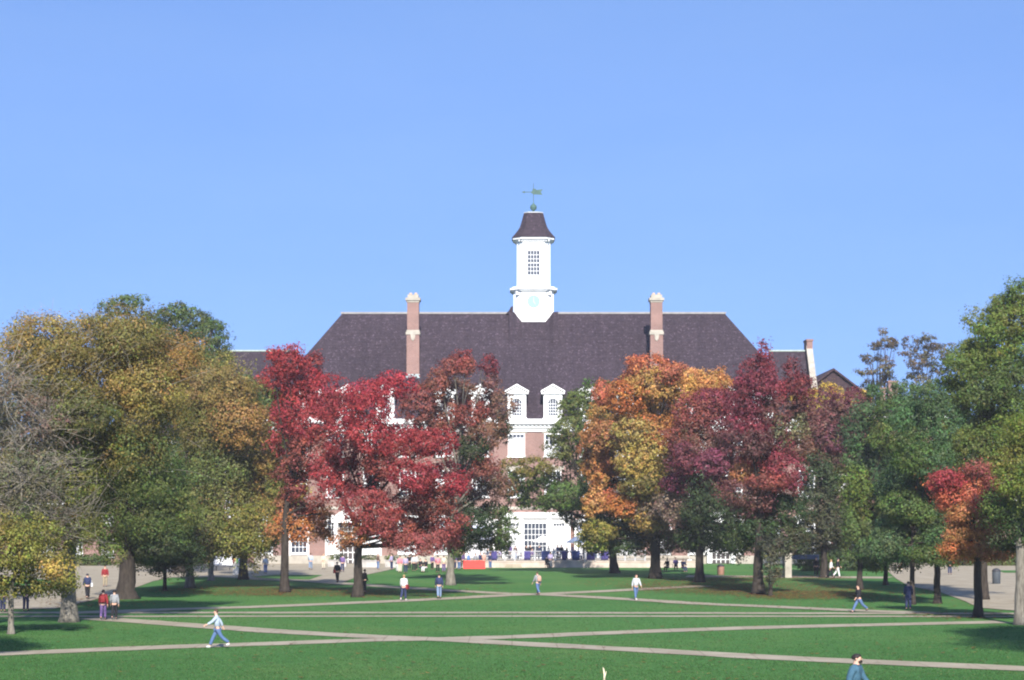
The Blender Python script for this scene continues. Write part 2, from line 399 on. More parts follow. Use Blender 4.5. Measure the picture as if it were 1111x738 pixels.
PAL = {k_: tuple(c_ * (1.0 if k_ in ('olgold', 'gbrown', 'olive', 'yolive', 'olgr', 'ggol', 'gbr', 'goldol') else 0.82) for c_ in v_) for k_, v_ in PAL.items()}
def crown_mesh(lobes, d, dens=1.0, leafpx=2.6, clumpy=0.5, pal2=None):
    """lobes: (centre xyz, radii xyz, colour); each filled with clumps of small leaves"""
    Vs, Cs = [], []
    cen = np.array([l[0] for l in lobes]); rad = np.array([l[1] for l in lobes])
    s0 = leafpx * d / FOC
    for li, (c, r, col) in enumerate(lobes):
        c = np.array(c); r = np.array(r); col = np.array(col)
        area = 4 * PI * ((r[0] * r[2]) ** 1.6 / 3 + (r[0] * r[1]) ** 1.6 / 3 + (r[1] * r[2]) ** 1.6 / 3) ** (1 / 1.6)
        cr0 = max(0.28, clumpy * 0.36 * float(np.cbrt(np.prod(r)))) 
        nleaf = int(2.5 * dens * area / (s0 * s0 * 0.55))
        per = max(14, int(3.4 * (cr0 / s0) ** 2))
        nc = max(5, nleaf // per)
        u = rng.normal(size=(nc, 3)); u /= np.linalg.norm(u, axis=1)[:, None]
        # lumpy outline
        k = rng.normal(size=(4, 3)) * 2.2; ph = rng.uniform(0, 6.28, 4)
        lump = 1 + 0.17 * np.cos(u @ k.T + ph).sum(1)
        rf = (0.55 + 0.45 * np.sqrt(rng.uniform(0, 1, nc))) * lump
        cc = c + u * r * rf[:, None]
        keep = np.ones(nc, bool)
        for lj in range(len(lobes)):                       # nothing buried deep inside a neighbouring lobe
            if lj != li:
                q = (cc - cen[lj]) / rad[lj]
                keep &= ~((q ** 2).sum(1) < 0.30)
        keep &= ~((u[:, 1] > 0.35) & (rng.uniform(size=nc) < 0.45))
        cc = cc[keep]; u = u[keep]; nc = len(cc)
        if nc == 0: continue
        crr = cr0 * rng.uniform(0.6, 1.5, nc)
        ccol = col * np.exp(rng.normal(0, 0.20, (nc, 1))) * np.exp(rng.normal(0, 0.10, (nc, 3)))
        m = nc * per
        off = rng.normal(size=(m, 3)) * np.array([0.62, 0.62, 0.46])
        idx = np.repeat(np.arange(nc), per)
        pos = cc[idx] + off * crr[idx][:, None]
        nrm = u[idx] * 0.55 + off * 0.95 + rng.normal(size=(m, 3)) * 0.34 + np.array([0, -0.05, 0.25])
        nrm /= np.linalg.norm(nrm, axis=1)[:, None] + 1e-9
        t = np.cross(nrm, rng.normal(size=(m, 3))); t /= np.linalg.norm(t, axis=1)[:, None] + 1e-9
        b = np.cross(nrm, t)
        s = (s0 * rng.uniform(0.55, 1.25, m))[:, None] * 0.5
        q = np.stack([pos - t * s, pos - b * s * 0.62 + nrm * s * 0.15, pos + t * s * 1.1, pos + b * s * 0.62 + nrm * s * 0.15], 1)
        Vs.append(q.reshape(-1, 3))
        Cs.append(np.clip(ccol[idx] * np.exp(rng.normal(0, 0.11, (m, 1))), 0.008, 0.75))
    return quad_mesh('crown', np.concatenate(Vs), np.concatenate(Cs))

def limb(mb, a, b, r0, r1, sag=0.15, n=6, sides=6, wob=0.05):
    a = Vector(a); b = Vector(b); L_ = (b - a).length
    mid = (a + b) / 2 + Vector((random.uniform(-wob, wob) * L_, random.uniform(-wob, wob) * L_, sag * L_ * random.uniform(-0.4, 1)))
    pts = []
    for i in range(n):
        t = i / (n - 1)
        pts.append(a * (1 - t) ** 2 + mid * 2 * t * (1 - t) + b * t * t)
    mb.tube(pts, [r0 + (r1 - r0) * (i / (n - 1)) ** 0.8 for i in range(n)], sides)
    return pts

LS = 1.2
def tree(name, label, base, tw, lobes, bark=None, ls=None, dens=1.0, leafpx=2.6, fork=None, lean=0.0, group=None, twigs=0, depth=1.0, base_is_world=None, clumpy=0.5, cat='tree', twigmat=None):
    """base: pixel of the trunk foot; tw: trunk width in px; lobes in px (x, y, rx, ry, colour)"""
    if base_is_world is not None:
        B = Vector(base_is_world); d = B.y
    else:
        B = G(*base); d = B.y
    k = d / FOC
    root = empty(name, B, random.uniform(-0.0, 0.0), label, cat, group)
    LB = []
    xs = [l[0] for l in lobes]; x0, x1 = min(xs), max(xs); xm = (x0 + x1) / 2; hw = max(12, (x1 - x0) / 2 + 18)
    f_ = ls or LS
    yl, yh = min(l[1] - l[3] for l in lobes), max(l[1] + l[3] for l in lobes)
    xl, xh = min(l[0] - l[2] for l in lobes), max(l[0] + l[2] for l in lobes)
    for i, (px, py, rx, ry, ck) in enumerate(lobes):
        g_ = random.uniform(0.86, 1.16) * f_; rx *= g_; ry *= g_          # fuller masses, same outline
        py = min(py, yh - ry * .94); py = max(py, yl + ry * .82); px = min(max(px, xl + rx * .82), xh - rx * .82)
        p = W(px, py, d) - B
        q = max(0.1, 1 - ((px - xm) / hw) ** 2)
        dy = depth * random.uniform(-1, 1) * 0.75 * hw * k * math.sqrt(q)
        j_ = random.uniform(0.84, 1.2); col = tuple(min(.7, c * j_ * random.uniform(.92, 1.09)) for c in PAL[ck])
        LB.append(((p.x, dy, p.z), (rx * k, (rx * 0.6 + ry * 0.4) * k * 1.05, ry * k), col))
    crown = link('crown', crown_mesh(LB, d, dens, leafpx, clumpy), LEAF, root)
    # trunk with flared foot, limbs to every leaf mass
    zlow = min(l[0][2] - l[1][2] for l in LB); ztop = max(l[0][2] for l in LB)
    r = tw * k / 2
    cx = sum(l[0][0] for l in LB) / len(LB)
    mb = MB()
    H = zlow + (ztop - zlow) * 0.55
    zf = fork if fork else max(1.6, zlow + (ztop - zlow) * 0.12)
    pts, rr = [], []
    for i in range(11):
        t = i / 10; z = H * t
        tt = max(0, (z - zf) / max(0.1, H - zf))
        pts.append((lean * z + cx * 0.7 * tt + random.uniform(-1, 1) * r * 0.15 * (i > 0), random.uniform(-1, 1) * r * 0.15 * (i > 0), z - 0.05 * (i == 0)))
        rr.append(r * (1.0 - 0.25 * min(1, z / max(zf, 0.1)) ) * (1 - 0.72 * tt))
    dense = [pts[0]]; dr = [r * 1.55]
    for f, q in ((0.03, 1.25), (0.08, 1.08), (0.2, 1.0)):
        a = Vector(pts[0]).lerp(Vector(pts[1]), f * 10 if f * 10 <= 1 else 1)
        if f * 10 < 1: dense.append(tuple(a)); dr.append(r * q)
    mb.tube(dense + pts[1:], dr + rr[1:], 12)
    def at(z):
        t = min(9.999, max(0, z / H * 10)); i = int(t); return Vector(pts[i]).lerp(Vector(pts[i + 1]), t - i), rr[i]
    for (c, rad, col) in LB:
        zc = max(zf * 0.9, min(H * 0.95, zf + (c[2] - zf) * random.uniform(0.25, 0.55)))
        a, ra = at(zc)
        r0 = min(ra * 0.6, 0.05 + 0.022 * (Vector(c) - a).length)
        p = limb(mb, a, Vector(c), r0, r0 * 0.35, 0.1)
        for _ in range(4):
            u = Vector((random.gauss(0, 1), random.gauss(0, 1), random.gauss(0.3, 0.8))).normalized()
            e = Vector(c) + Vector((u.x * rad[0], u.y * rad[1], u.z * rad[2])) * 0.85
            limb(mb, p[random.choice((3, 4, 5))], e, max(0.02, r0 * 0.35), 0.012, 0.05, 4, 4)
    mb.build('trunk', bark or BARK, root)
    if twigs:
        tb = MB()
        for _ in range(twigs):
            c, rad, col = random.choice(LB)
            u = Vector((random.gauss(0, 1), random.gauss(0, 1), random.gauss(0, 1))).normalized()
            a = Vector(c) + Vector((u.x * rad[0], u.y * rad[1], u.z * rad[2])) * random.uniform(0.1, 0.8)
            e = a + Vector((u.x + random.gauss(0, .5), u.y + random.gauss(0, .5), u.z * 0.6 + random.gauss(0.15, .45))) * random.uniform(0.8, 2.4)
            pp = limb(tb, a, e, random.uniform(0.014, 0.026), 0.008, 0.2, 5, 3, 0.15)
            for _k in range(2):
                s_ = random.choice(pp[1:4])
                limb(tb, s_, s_ + Vector((random.gauss(0, .6), random.gauss(0, .6), random.gauss(0.2, .5))), 0.012, 0.006, 0.2, 3, 3, 0.15)
        tb.build('twigs', twigmat or BARK_T, root)
    return root

GQ = 'trees around the lawn'
# --- left side
tree('broadleaf_tree', 'huge olive gold tree with thick pale trunk, the widest crown on the left', (75, 675), 17, [
    (60, 378, 34, 24, 'olgold'), (105, 362, 36, 18, 'olgold'), (145, 372, 36, 22, 'olgold'), (178, 392, 30, 24, 'gbrown'), (40, 405, 36, 28, 'olgr'), (84, 408, 40, 30, 'olgold'), (125, 410, 40, 30, 'olgold'), (160, 425, 36, 30, 'gbrown'),
    (60, 445, 36, 30, 'olive'), (100, 455, 40, 32, 'olgr'), (145, 462, 38, 30, 'olive'), (85, 500, 26, 34, 'yolive'), (118, 500, 34, 28, 'olgr'), (155, 498, 30, 26, 'olgr'), (82, 545, 22, 26, 'yolive'), (70, 575, 24, 20, 'gbrown'), (98, 575, 14, 16, 'yolive'), (20, 385, 24, 20, 'olive'),
    (40, 500, 30, 30, 'yolive'), (30, 550, 28, 26, 'yolive')], BARK_G, None, 0.95, group=GQ, twigs=500, fork=5.5, clumpy=.6)
tree('broadleaf_tree', 'green tree with stout dark trunk at the paved corner, below the huge olive gold crown', (137, 650), 21, [
    (130, 500, 34, 30, 'green'), (165, 510, 34, 30, 'green'), (112, 532, 26, 26, 'green'), (145, 540, 34, 28, 'mgreen'), (178, 545, 28, 28, 'olgr'), (115, 565, 24, 22, 'ygr'), (142, 580, 28, 20, 'ygr'), (168, 575, 24, 20, 'green'), (128, 596, 18, 12, 'ygr'), (152, 600, 20, 12, 'ygr'), (180, 590, 18, 14, 'dkgr')], BARK, None, 0.95, group=GQ)
tree('broadleaf_tree', 'golden brown tree with drooping rounded crown right of the huge olive gold tree', (206, 638), 9, [
    (215, 413, 38, 22, 'olgold'), (250, 430, 34, 26, 'gbrown'), (210, 445, 28, 24, 'olgold'), (232, 462, 30, 26, 'olive'), (262, 458, 28, 24, 'gbrown'), (270, 485, 24, 22, 'olgold'), (236, 505, 30, 26, 'olgr'), (222, 490, 24, 22, 'olive'), (258, 500, 24, 22, 'yolive'), (276, 520, 26, 28, 'olgold'), (290, 500, 14, 16, 'gbrown'),
    (206, 540, 32, 28, 'olgr'), (240, 540, 28, 22, 'olive'), (252, 562, 30, 22, 'yolive'), (225, 565, 26, 20, 'olgr'), (280, 575, 24, 26, 'yolive'), (196, 590, 30, 18, 'dkol'), (215, 594, 22, 14, 'olgr'), (246, 586, 32, 12, 'yolive'), (262, 592, 20, 9, 'olive'), (284, 586, 18, 10, 'yolive')], BARK_G, None, 1.0, twigs=300, clumpy=.62, group=GQ)
tree('broadleaf_tree', 'slim dark green tree with pencil thin trunk behind the huge olive gold tree', (179, 641), 4.5, [
    (180, 602, 28, 16, 'dkgr'), (176, 580, 28, 22, 'dkgr'), (184, 556, 24, 24, 'green'), (172, 605, 20, 12, 'green')], BARK, None, 1.0, group=GQ)
tree('broadleaf_tree', 'small olive tree with pale trunk behind the golden brown tree, near the white board', (229, 630), 6.5, [
    (222, 588, 22, 10, 'dkol'), (224, 574, 28, 20, 'olive'), (238, 580, 16, 14, 'olgr'), (210, 588, 16, 10, 'dkol')], BARK_G, None, 1.0, group=GQ)
tree('broadleaf_tree', 'tall airy green tree rising behind the huge olive gold tree against the sky', (195, 622), 14, [
    (128, 336, 20, 9, 'mgreen'), (150, 332, 20, 7, 'mgreen'), (165, 345, 24, 12, 'green'), (190, 336, 20, 8, 'mgreen'), (210, 346, 22, 10, 'green'), (195, 362, 30, 20, 'green'), (222, 375, 24, 22, 'green'), (234, 362, 12, 12, 'green'),
    (238, 402, 17, 26, 'green'), (185, 395, 40, 32, 'dkgr'), (226, 432, 26, 28, 'green'), (150, 372, 34, 26, 'green'), (200, 450, 45, 40, 'dkgr'), (190, 520, 45, 45, 'dkgr')], BARK, 1.05, 0.72, group=GQ, clumpy=0.42)
tree('broadleaf_tree', 'fresh green bushy tree between the golden brown tree and the bright red maple', (264, 629), 9, [
    (258, 428, 24, 14, 'mgreen'), (280, 432, 22, 13, 'ygr'), (296, 428, 16, 7, 'ygr'), (248, 452, 28, 22, 'mgreen'), (284, 455, 26, 20, 'green'), (298, 480, 22, 18, 'olgr'), (270, 490, 32, 28, 'olgr'), (284, 418, 10, 8, 'orbr'),
    (304, 510, 20, 18, 'olive'), (312, 535, 18, 16, 'goldol'), (290, 540, 28, 28, 'olive'), (322, 540, 10, 12, 'yolive')], BARK, None, 1.0, group=GQ)
tree('broadleaf_tree', 'half bare grey twigged tree at the left edge before the olive gold crown', (-24, 681), 14, [
    (12, 470, 32, 34, 'ggol'), (44, 460, 28, 30, 'gbr'), (8, 520, 32, 34, 'ggol'), (40, 520, 30, 34, 'ggol'), (20, 565, 36, 30, 'ggol'), (50, 570, 24, 24, 'yolive'),
    (-25, 480, 30, 50, 'gbr'), (-30, 560, 30, 40, 'ggol'), (10, 420, 26, 26, 'gbr'), (-30, 420, 30, 40, 'gbr')], BARK_G, None, 0.22, group=GQ, twigs=1000, leafpx=3.0, fork=5.0)
tree('broadleaf_tree', 'little yellow green tree with slender pale trunk at the left edge of the lawn', (12, 688), 7, [
    (5, 596, 30, 26, 'yolive'), (38, 612, 28, 20, 'yolive'), (-16, 622, 30, 24, 'yolive'), (26, 580, 30, 18, 'yolive'), (60, 636, 14, 10, 'yolive'), (20, 638, 24, 9, 'yolive'), (64, 618, 14, 12, 'goldol'), (-10, 575, 30, 20, 'yolive')], BARK_G, None, 0.8, group=GQ, leafpx=3.2)
# --- red maples left of centre
tree('maple_tree', 'bright crimson maple with a separate orange lower skirt, left of the larger red maple', (309, 643), 9.5, [
    (300, 388, 8, 9, 'crimson'), (318, 394, 18, 16, 'crimson'), (338, 392, 10, 12, 'crimson'), (312, 412, 20, 16, 'crimson'), (342, 420, 18, 18, 'crimson'), (322, 434, 20, 16, 'crimson'), (352, 440, 18, 16, 'crimson'), (310, 452, 16, 14, 'red'), (340, 462, 24, 20, 'crimson'), (318, 478, 22, 16, 'red'), (345, 488, 26, 18, 'redbr'), (322, 512, 20, 10, 'redbr'),
    (297, 576, 9, 8, 'orbr'), (309, 563, 11, 9, 'orange'), (322, 571, 11, 8, 'orange'), (331, 556, 11, 9, 'orred'), (343, 567, 9, 9, 'orange'), (353, 556, 6, 7, 'orbr'), (351, 580, 8, 6, 'orbr'), (317, 584, 9, 5, 'orange'), (336, 582, 8, 5, 'orbr'), (316, 546, 11, 8, 'redbr'), (300, 530, 14, 11, 'olive'), (322, 530, 12, 10, 'redbr'), (306, 548, 10, 8, 'orbr'), (343, 545, 8, 6, 'redbr')], BARK, None, 0.95, group=GQ, clumpy=0.42)
tree('maple_tree', 'large deep red maple with spreading low limbs, in the middle of the left lawn', (388, 648), 11, [
    (385, 425, 18, 14, 'crimson'), (375, 445, 18, 16, 'crimson'), (404, 422, 13, 12, 'crimson'), (430, 418, 16, 10, 'crimson'), (402, 448, 16, 14, 'crimson'), (398, 470, 22, 18, 'crimson'), (372, 488, 18, 18, 'crimson'), (425, 480, 20, 15, 'crimson'), (448, 476, 18, 12, 'crimson'), (470, 482, 18, 14, 'crimson'), (420, 502, 20, 14, 'redbr'), (385, 515, 24, 18, 'crimson'), (352, 512, 18, 14, 'red'), (362, 530, 14, 11, 'red'),
    (408, 545, 26, 18, 'red'), (455, 520, 20, 16, 'crimson'), (480, 522, 20, 16, 'crimson'), (494, 528, 10, 12, 'crimson'), (462, 545, 26, 18, 'redbr'), (440, 570, 28, 16, 'redbr'), (412, 566, 18, 14, 'redbr'), (478, 570, 24, 16, 'redbr'), (455, 588, 24, 9, 'redbr'), (484, 588, 14, 8, 'redbr'), (390, 572, 12, 10, 'orbr'), (368, 588, 12, 8, 'orbr'), (425, 585, 10, 6, 'orbr')], BARK, None, 0.95, group=GQ, fork=3.2, clumpy=0.42)
tree('maple_tree', 'rusty brown maple with green lower boughs in front of the left brick facade', (489, 635), 9, [
    (500, 388, 10, 10, 'redbr'), (492, 400, 9, 10, 'brick'), (506, 402, 9, 9, 'redbr'), (530, 400, 8, 9, 'purpr'), (533, 418, 9, 12, 'purpb'), (480, 404, 5, 9, 'brick'), (478, 418, 12, 12, 'brick'), (500, 424, 18, 14, 'brown'), (528, 438, 16, 14, 'purpb'), (462, 424, 10, 9, 'brick'), (452, 440, 16, 12, 'brick'), (482, 446, 20, 14, 'brick'), (512, 452, 20, 14, 'redbr'),
    (544, 442, 11, 11, 'brown'), (468, 462, 18, 10, 'brick'), (500, 472, 20, 12, 'redbr'), (530, 468, 18, 14, 'brown'), (548, 464, 8, 11, 'dkgr'), (515, 488, 18, 10, 'dkgr'), (506, 504, 18, 12, 'brick'), (525, 508, 16, 14, 'brick'), (540, 526, 14, 12, 'brown'), (512, 528, 16, 14, 'brown'), (500, 548, 14, 14, 'dkgr'),
    (535, 552, 16, 7, 'dkgr'), (515, 566, 20, 12, 'dkgr'), (545, 572, 10, 14, 'green'), (505, 584, 16, 12, 'green'), (528, 588, 16, 10, 'dkgr'), (494, 592, 10, 14, 'mgreen'), (545, 590, 10, 9, 'dkgr')], BARK_G, None, 0.95, group=GQ, clumpy=0.42)
# --- centre and right
tree('broadleaf_tree', 'green tree with long low boughs reaching across the white central windows', (667, 622), 9, [
    (622, 440, 20, 17, 'olgr'), (612, 468, 16, 16, 'olgr'), (608, 488, 12, 12, 'olgr'), (640, 460, 20, 24, 'green'), (628, 492, 20, 18, 'green'), (646, 520, 24, 24, 'dkgr'), (575, 508, 22, 10, 'olive'), (560, 522, 14, 12, 'olgr'), (592, 528, 22, 11, 'mgreen'), (618, 540, 26, 13, 'mgreen'), (565, 540, 16, 10, 'green'),
    (636, 556, 24, 12, 'dkgr'), (594, 546, 18, 7, 'green'), (650, 585, 18, 16, 'dkgr'), (660, 428, 14, 14, 'green'), (638, 420, 4, 7, 'mgreen'), (665, 560, 26, 28, 'dkgr')], BARK, None, 0.9, group=GQ, lean=-0.1, clumpy=0.42)
tree('maple_tree', 'orange and gold maple with the brightest tall crown right of the cupola', (711, 628), 12, [
    (700, 400, 18, 11, 'orred'), (722, 408, 12, 10, 'orred'), (684, 416, 14, 12, 'orred'), (705, 420, 24, 15, 'gold'), (732, 425, 18, 15, 'gold'), (676, 430, 16, 14, 'orange'), (652, 430, 9, 14, 'orred'), (662, 446, 18, 16, 'gold'), (694, 446, 22, 18, 'gold'), (726, 450, 20, 18, 'gold'), (658, 470, 18, 14, 'orbr'), (684, 472, 22, 16, 'goldol'), (712, 476, 22, 16, 'orange'), (742, 470, 14, 18, 'goldol'), (640, 470, 8, 8, 'orbr'),
    (645, 486, 13, 13, 'orbr'), (670, 496, 20, 14, 'orbr'), (700, 502, 22, 14, 'goldol'), (726, 504, 16, 18, 'goldol'), (644, 506, 14, 13, 'gold'), (668, 518, 18, 13, 'olgr'), (700, 524, 22, 14, 'olive'), (662, 540, 14, 9, 'orred'), (645, 546, 12, 11, 'gold'), (670, 550, 14, 9, 'orange'), (688, 548, 16, 12, 'goldol'), (714, 545, 20, 16, 'gbr'),
    (730, 570, 20, 18, 'gbr'), (700, 566, 16, 10, 'goldol'), (650, 576, 14, 10, 'yolive'), (645, 588, 12, 8, 'yolive'), (705, 580, 18, 8, 'orange'), (722, 590, 14, 11, 'yg'), (690, 592, 16, 10, 'ygr'), (752, 408, 12, 9, 'gold'), (768, 416, 16, 11, 'gold'), (782, 420, 10, 12, 'orange'), (760, 430, 16, 14, 'orred'), (675, 580, 18, 16, 'dkgr')], BARK, 1.32, 1.15, group=GQ, clumpy=0.42)
tree('maple_tree', 'mauve red maple with dark green underside, right of the orange and gold maple', (759, 632), 10, [
    (772, 438, 18, 13, 'purpr'), (796, 432, 15, 12, 'purpr'), (758, 452, 18, 16, 'redbr'), (784, 458, 20, 16, 'purpr'), (806, 456, 14, 14, 'purpr'), (748, 478, 18, 16, 'redbr'), (772, 482, 20, 16, 'purpb'), (798, 480, 18, 16, 'purpb'), (742, 502, 17, 13, 'purp'), (766, 504, 18, 13, 'purp'), (788, 516, 20, 13, 'purp'), (745, 522, 20, 13, 'purp'), (772, 530, 16, 10, 'purp'), (804, 506, 16, 12, 'redbr'),
    (745, 550, 22, 18, 'gbr'), (770, 556, 28, 20, 'dkgr'), (800, 558, 26, 22, 'dkgr'), (765, 584, 24, 14, 'dkgr'), (795, 588, 20, 12, 'dkgr'), (752, 588, 14, 10, 'green')], BARK, 1.36, 0.95, group=GQ, clumpy=0.42)
tree('maple_tree', 'tall wine red maple with pointed tips and grey green lower boughs before the right wing', (823, 645), 12, [
    (827, 388, 6, 12, 'purpr'), (818, 402, 12, 14, 'purpr'), (834, 408, 10, 14, 'purpr'), (822, 420, 16, 12, 'purpr'), (806, 424, 9, 10, 'purpr'), (840, 428, 12, 10, 'purpr'), (812, 440, 16, 12, 'purpr'), (834, 446, 18, 14, 'purpb'), (822, 462, 20, 14, 'purpr'), (848, 464, 18, 14, 'ggol'), (836, 482, 20, 14, 'purpr'), (812, 484, 16, 14, 'purpb'), (858, 486, 16, 16, 'brown'),
    (826, 504, 18, 12, 'red'), (846, 508, 16, 14, 'purpr'), (808, 512, 12, 10, 'orbr'), (852, 524, 12, 8, 'redbr'), (830, 522, 14, 7, 'redbr'), (863, 404, 6, 12, 'purpr'), (866, 420, 10, 10, 'purpr'), (852, 424, 6, 10, 'purpr'), (872, 424, 6, 8, 'purpr'), (870, 448, 16, 12, 'purpb'), (838, 545, 16, 14, 'green'), (815, 540, 22, 16, 'purpb'), (855, 550, 20, 16, 'dkgr'), (836, 560, 18, 14, 'purpb'),
    (822, 575, 20, 14, 'dkgr'), (850, 578, 22, 14, 'gg'), (804, 586, 14, 11, 'dkgr'), (834, 594, 14, 10, 'gg'), (862, 592, 14, 9, 'gg')], BARK, 1.28, 0.95, group=GQ, clumpy=0.42)
tree('broadleaf_tree', 'stunted grey green tree leafy to the ground beside the tall wine red maple', (836, 647), 5, [
    (838, 604, 8, 10, 'gg'), (833, 616, 6, 6, 'gg'), (841, 620, 5, 6, 'ggol'), (836, 630, 4, 5, 'gg')], BARK, None, 0.9, group=GQ)
tree('broadleaf_tree', 'plum brown tree with wide crown below the right gable', (894, 627), 8, [
    (895, 446, 18, 14, 'purpd'), (922, 436, 16, 14, 'purpd'), (934, 450, 12, 14, 'purpd'), (912, 456, 18, 14, 'purpb'), (884, 468, 16, 14, 'purpb'), (905, 478, 20, 14, 'purpd'), (930, 472, 14, 14, 'purpb'), (878, 490, 16, 14, 'brown'), (900, 502, 20, 16, 'ggol'), (922, 500, 16, 16, 'purpb'), (885, 520, 18, 18, 'dkgr'), (912, 530, 18, 22, 'dkol'), (885, 548, 20, 16, 'gg'),
    (900, 566, 22, 16, 'gg'), (876, 572, 18, 14, 'gg'), (895, 590, 22, 10, 'gg'), (915, 575, 12, 16, 'green')], BARK, 1.36, 0.95, group=GQ, clumpy=0.42)
tree('broadleaf_tree', 'lemon yellow tree peeping out behind the plum brown tree', (888, 619), 8, [
    (870, 434, 12, 6, 'yellow'), (886, 430, 14, 9, 'yellow'), (900, 426, 12, 8, 'yellow'), (890, 444, 18, 10, 'yellow'), (938, 440, 8, 10, 'yellow'), (915, 432, 10, 8, 'yellow'), (890, 475, 22, 22, 'yolive'), (920, 470, 22, 22, 'yolive')], BARK, None, 0.9, group=GQ)
tree('broadleaf_tree', 'blue green tree with tall dense crown, its left edge touching the plum brown tree', (933, 640), 6.5, [
    (952, 424, 10, 10, 'bgreen'), (972, 428, 12, 9, 'bgreen'), (946, 446, 16, 14, 'bgreen'), (968, 448, 20, 16, 'green'), (936, 470, 14, 16, 'bgreen'), (958, 474, 20, 16, 'mgreen'), (980, 474, 18, 16, 'bgreen'), (940, 498, 16, 16, 'bgreen'), (966, 502, 22, 16, 'bgreen'), (930, 522, 13, 16, 'ygr'), (940, 545, 14, 14, 'yg'), (962, 530, 20, 18, 'bgreen'), (926, 548, 10, 14, 'ygr'), (945, 572, 18, 14, 'mgreen'), (920, 575, 8, 16, 'mgreen'), (935, 596, 12, 12, 'bgreen')], BARK, 1.24, 0.95, group=GQ, clumpy=0.42)
tree('broadleaf_tree', 'low green tree with short dark trunk behind the blue green tree', (961, 635), 5.5, [
    (958, 585, 20, 14, 'green'), (975, 590, 18, 14, 'green'), (962, 604, 20, 10, 'green'), (950, 612, 10, 7, 'green'), (970, 560, 22, 18, 'bgreen'), (945, 600, 12, 12, 'green')], BARK, None, 1.0, group=GQ)
tree('broadleaf_tree', 'dark green tree with leaning bare trunk, left of the red orange sapling', (990, 656), 6, [
    (985, 452, 18, 16, 'bgreen'), (1004, 436, 14, 12, 'bgreen'), (1016, 455, 14, 16, 'bgreen'), (1000, 472, 20, 16, 'bgreen'), (990, 498, 20, 16, 'green'), (1012, 500, 16, 18, 'bgreen'), (980, 525, 20, 16, 'bgreen'), (1004, 528, 20, 18, 'dkgr'), (985, 552, 22, 16, 'mgreen'), (1012, 556, 14, 18, 'bgreen'), (972, 575, 20, 14, 'bgreen'), (998, 580, 22, 16, 'green'), (1018, 586, 12, 14, 'bgreen'), (980, 600, 22, 10, 'bgreen'), (1002, 604, 20, 9, 'green'), (960, 590, 16, 12, 'bgreen'), (1020, 606, 10, 6, 'green')], BARK, 1.24, 0.95, group=GQ, clumpy=0.42)
tree('broadleaf_tree', 'dark green tree whose trunk is painted white at the foot', (1017, 655), 8, [
    (1020, 585, 18, 14, 'bgreen'), (1030, 560, 14, 18, 'green'), (1012, 600, 14, 10, 'green'), (1034, 590, 10, 14, 'dkgr'), (1024, 540, 16, 18, 'dkgr')], BARK, 1.36, 0.95, group=GQ)
tree('maple_tree', 'small red orange sapling maple in front of the yellow green tree at right', (1061, 670), 10, [
    (1024, 518, 12, 6, 'red'), (1038, 526, 14, 9, 'orred'), (1062, 508, 12, 5, 'redbr'), (1055, 530, 20, 10, 'orred'), (1076, 526, 10, 8, 'redbr'), (1046, 546, 18, 9, 'orred'), (1068, 545, 14, 10, 'redbr'), (1058, 562, 18, 11, 'redbr'), (1040, 558, 12, 8, 'orbr'), (1030, 540, 10, 7, 'orred'), (1072, 566, 12, 10, 'redbr'), (1048, 575, 14, 9, 'orbr'), (1032, 580, 9, 6, 'orbr'), (1020, 528, 8, 5, 'red'), (1062, 580, 16, 9, 'orbr'), (1046, 588, 16, 7, 'orbr'), (1034, 597, 12, 6, 'orange'), (1060, 600, 24, 8, 'orbr'), (1090, 600, 16, 7, 'orbr'), (1080, 590, 12, 8, 'redbr')], BARK, 1.36, 0.95, group=GQ, clumpy=0.4)
tree('broadleaf_tree', 'towering yellow green tree at right, tallest crown there, behind the red orange sapling', (1067, 651), 10, [
    (1104, 318, 16, 10, 'ygr'), (1088, 330, 14, 9, 'yg'), (1120, 335, 20, 14, 'yg'), (1076, 348, 16, 11, 'yg'), (1100, 352, 22, 15, 'yg'), (1062, 362, 12, 9, 'ygr'), (1080, 374, 22, 15, 'yg'), (1110, 384, 24, 18, 'ygr'), (1054, 384, 16, 12, 'yg'), (1040, 402, 16, 12, 'ygr'), (1070, 402, 24, 15, 'ygr'), (1100, 415, 24, 18, 'green'), (1030, 424, 16, 13, 'ygr'), (1054, 430, 22, 15, 'green'), (1084, 438, 24, 16, 'dkgr'), (1112, 445, 20, 18, 'ygr'),
    (1024, 448, 16, 13, 'green'), (1044, 458, 20, 14, 'ygr'), (1070, 466, 22, 14, 'ygr'), (1100, 470, 22, 15, 'yg'), (1030, 478, 20, 12, 'yg'), (1056, 488, 22, 13, 'ygr'), (1084, 492, 22, 14, 'yolive'), (1110, 500, 20, 18, 'yolive'), (1060, 510, 22, 13, 'dkgr'), (1088, 395, 26, 20, 'ygr'), (1066, 385, 20, 16, 'yg'), (1100, 440, 26, 22, 'ygr'), (1068, 440, 24, 18, 'ygr'), (1090, 345, 18, 13, 'ygr'), (1078, 545, 14, 12, 'ygr'), (1095, 552, 20, 16, 'green'), (1070, 575, 14, 16, 'dkgr')], BARK, 1.36, 0.95, group=GQ, clumpy=0.40)
tree('broadleaf_tree', 'yellow green tree with pale trunk cut by the right edge, before the towering one', (1107, 678), 12, [
    (1112, 470, 18, 15, 'yg'), (1105, 500, 20, 16, 'yolive'), (1096, 524, 18, 14, 'yg'), (1116, 540, 20, 18, 'yg'), (1092, 556, 18, 12, 'green'), (1084, 545, 12, 10, 'ygr'), (1114, 570, 20, 18, 'green'), (1100, 588, 18, 10, 'dkgr'), (1130, 500, 24, 24, 'ygr'), (1140, 540, 26, 26, 'ygr'), (1140, 580, 24, 20, 'green'), (1126, 460, 20, 18, 'yg')], BARK_G, None, 0.95, group=GQ, clumpy=0.40)
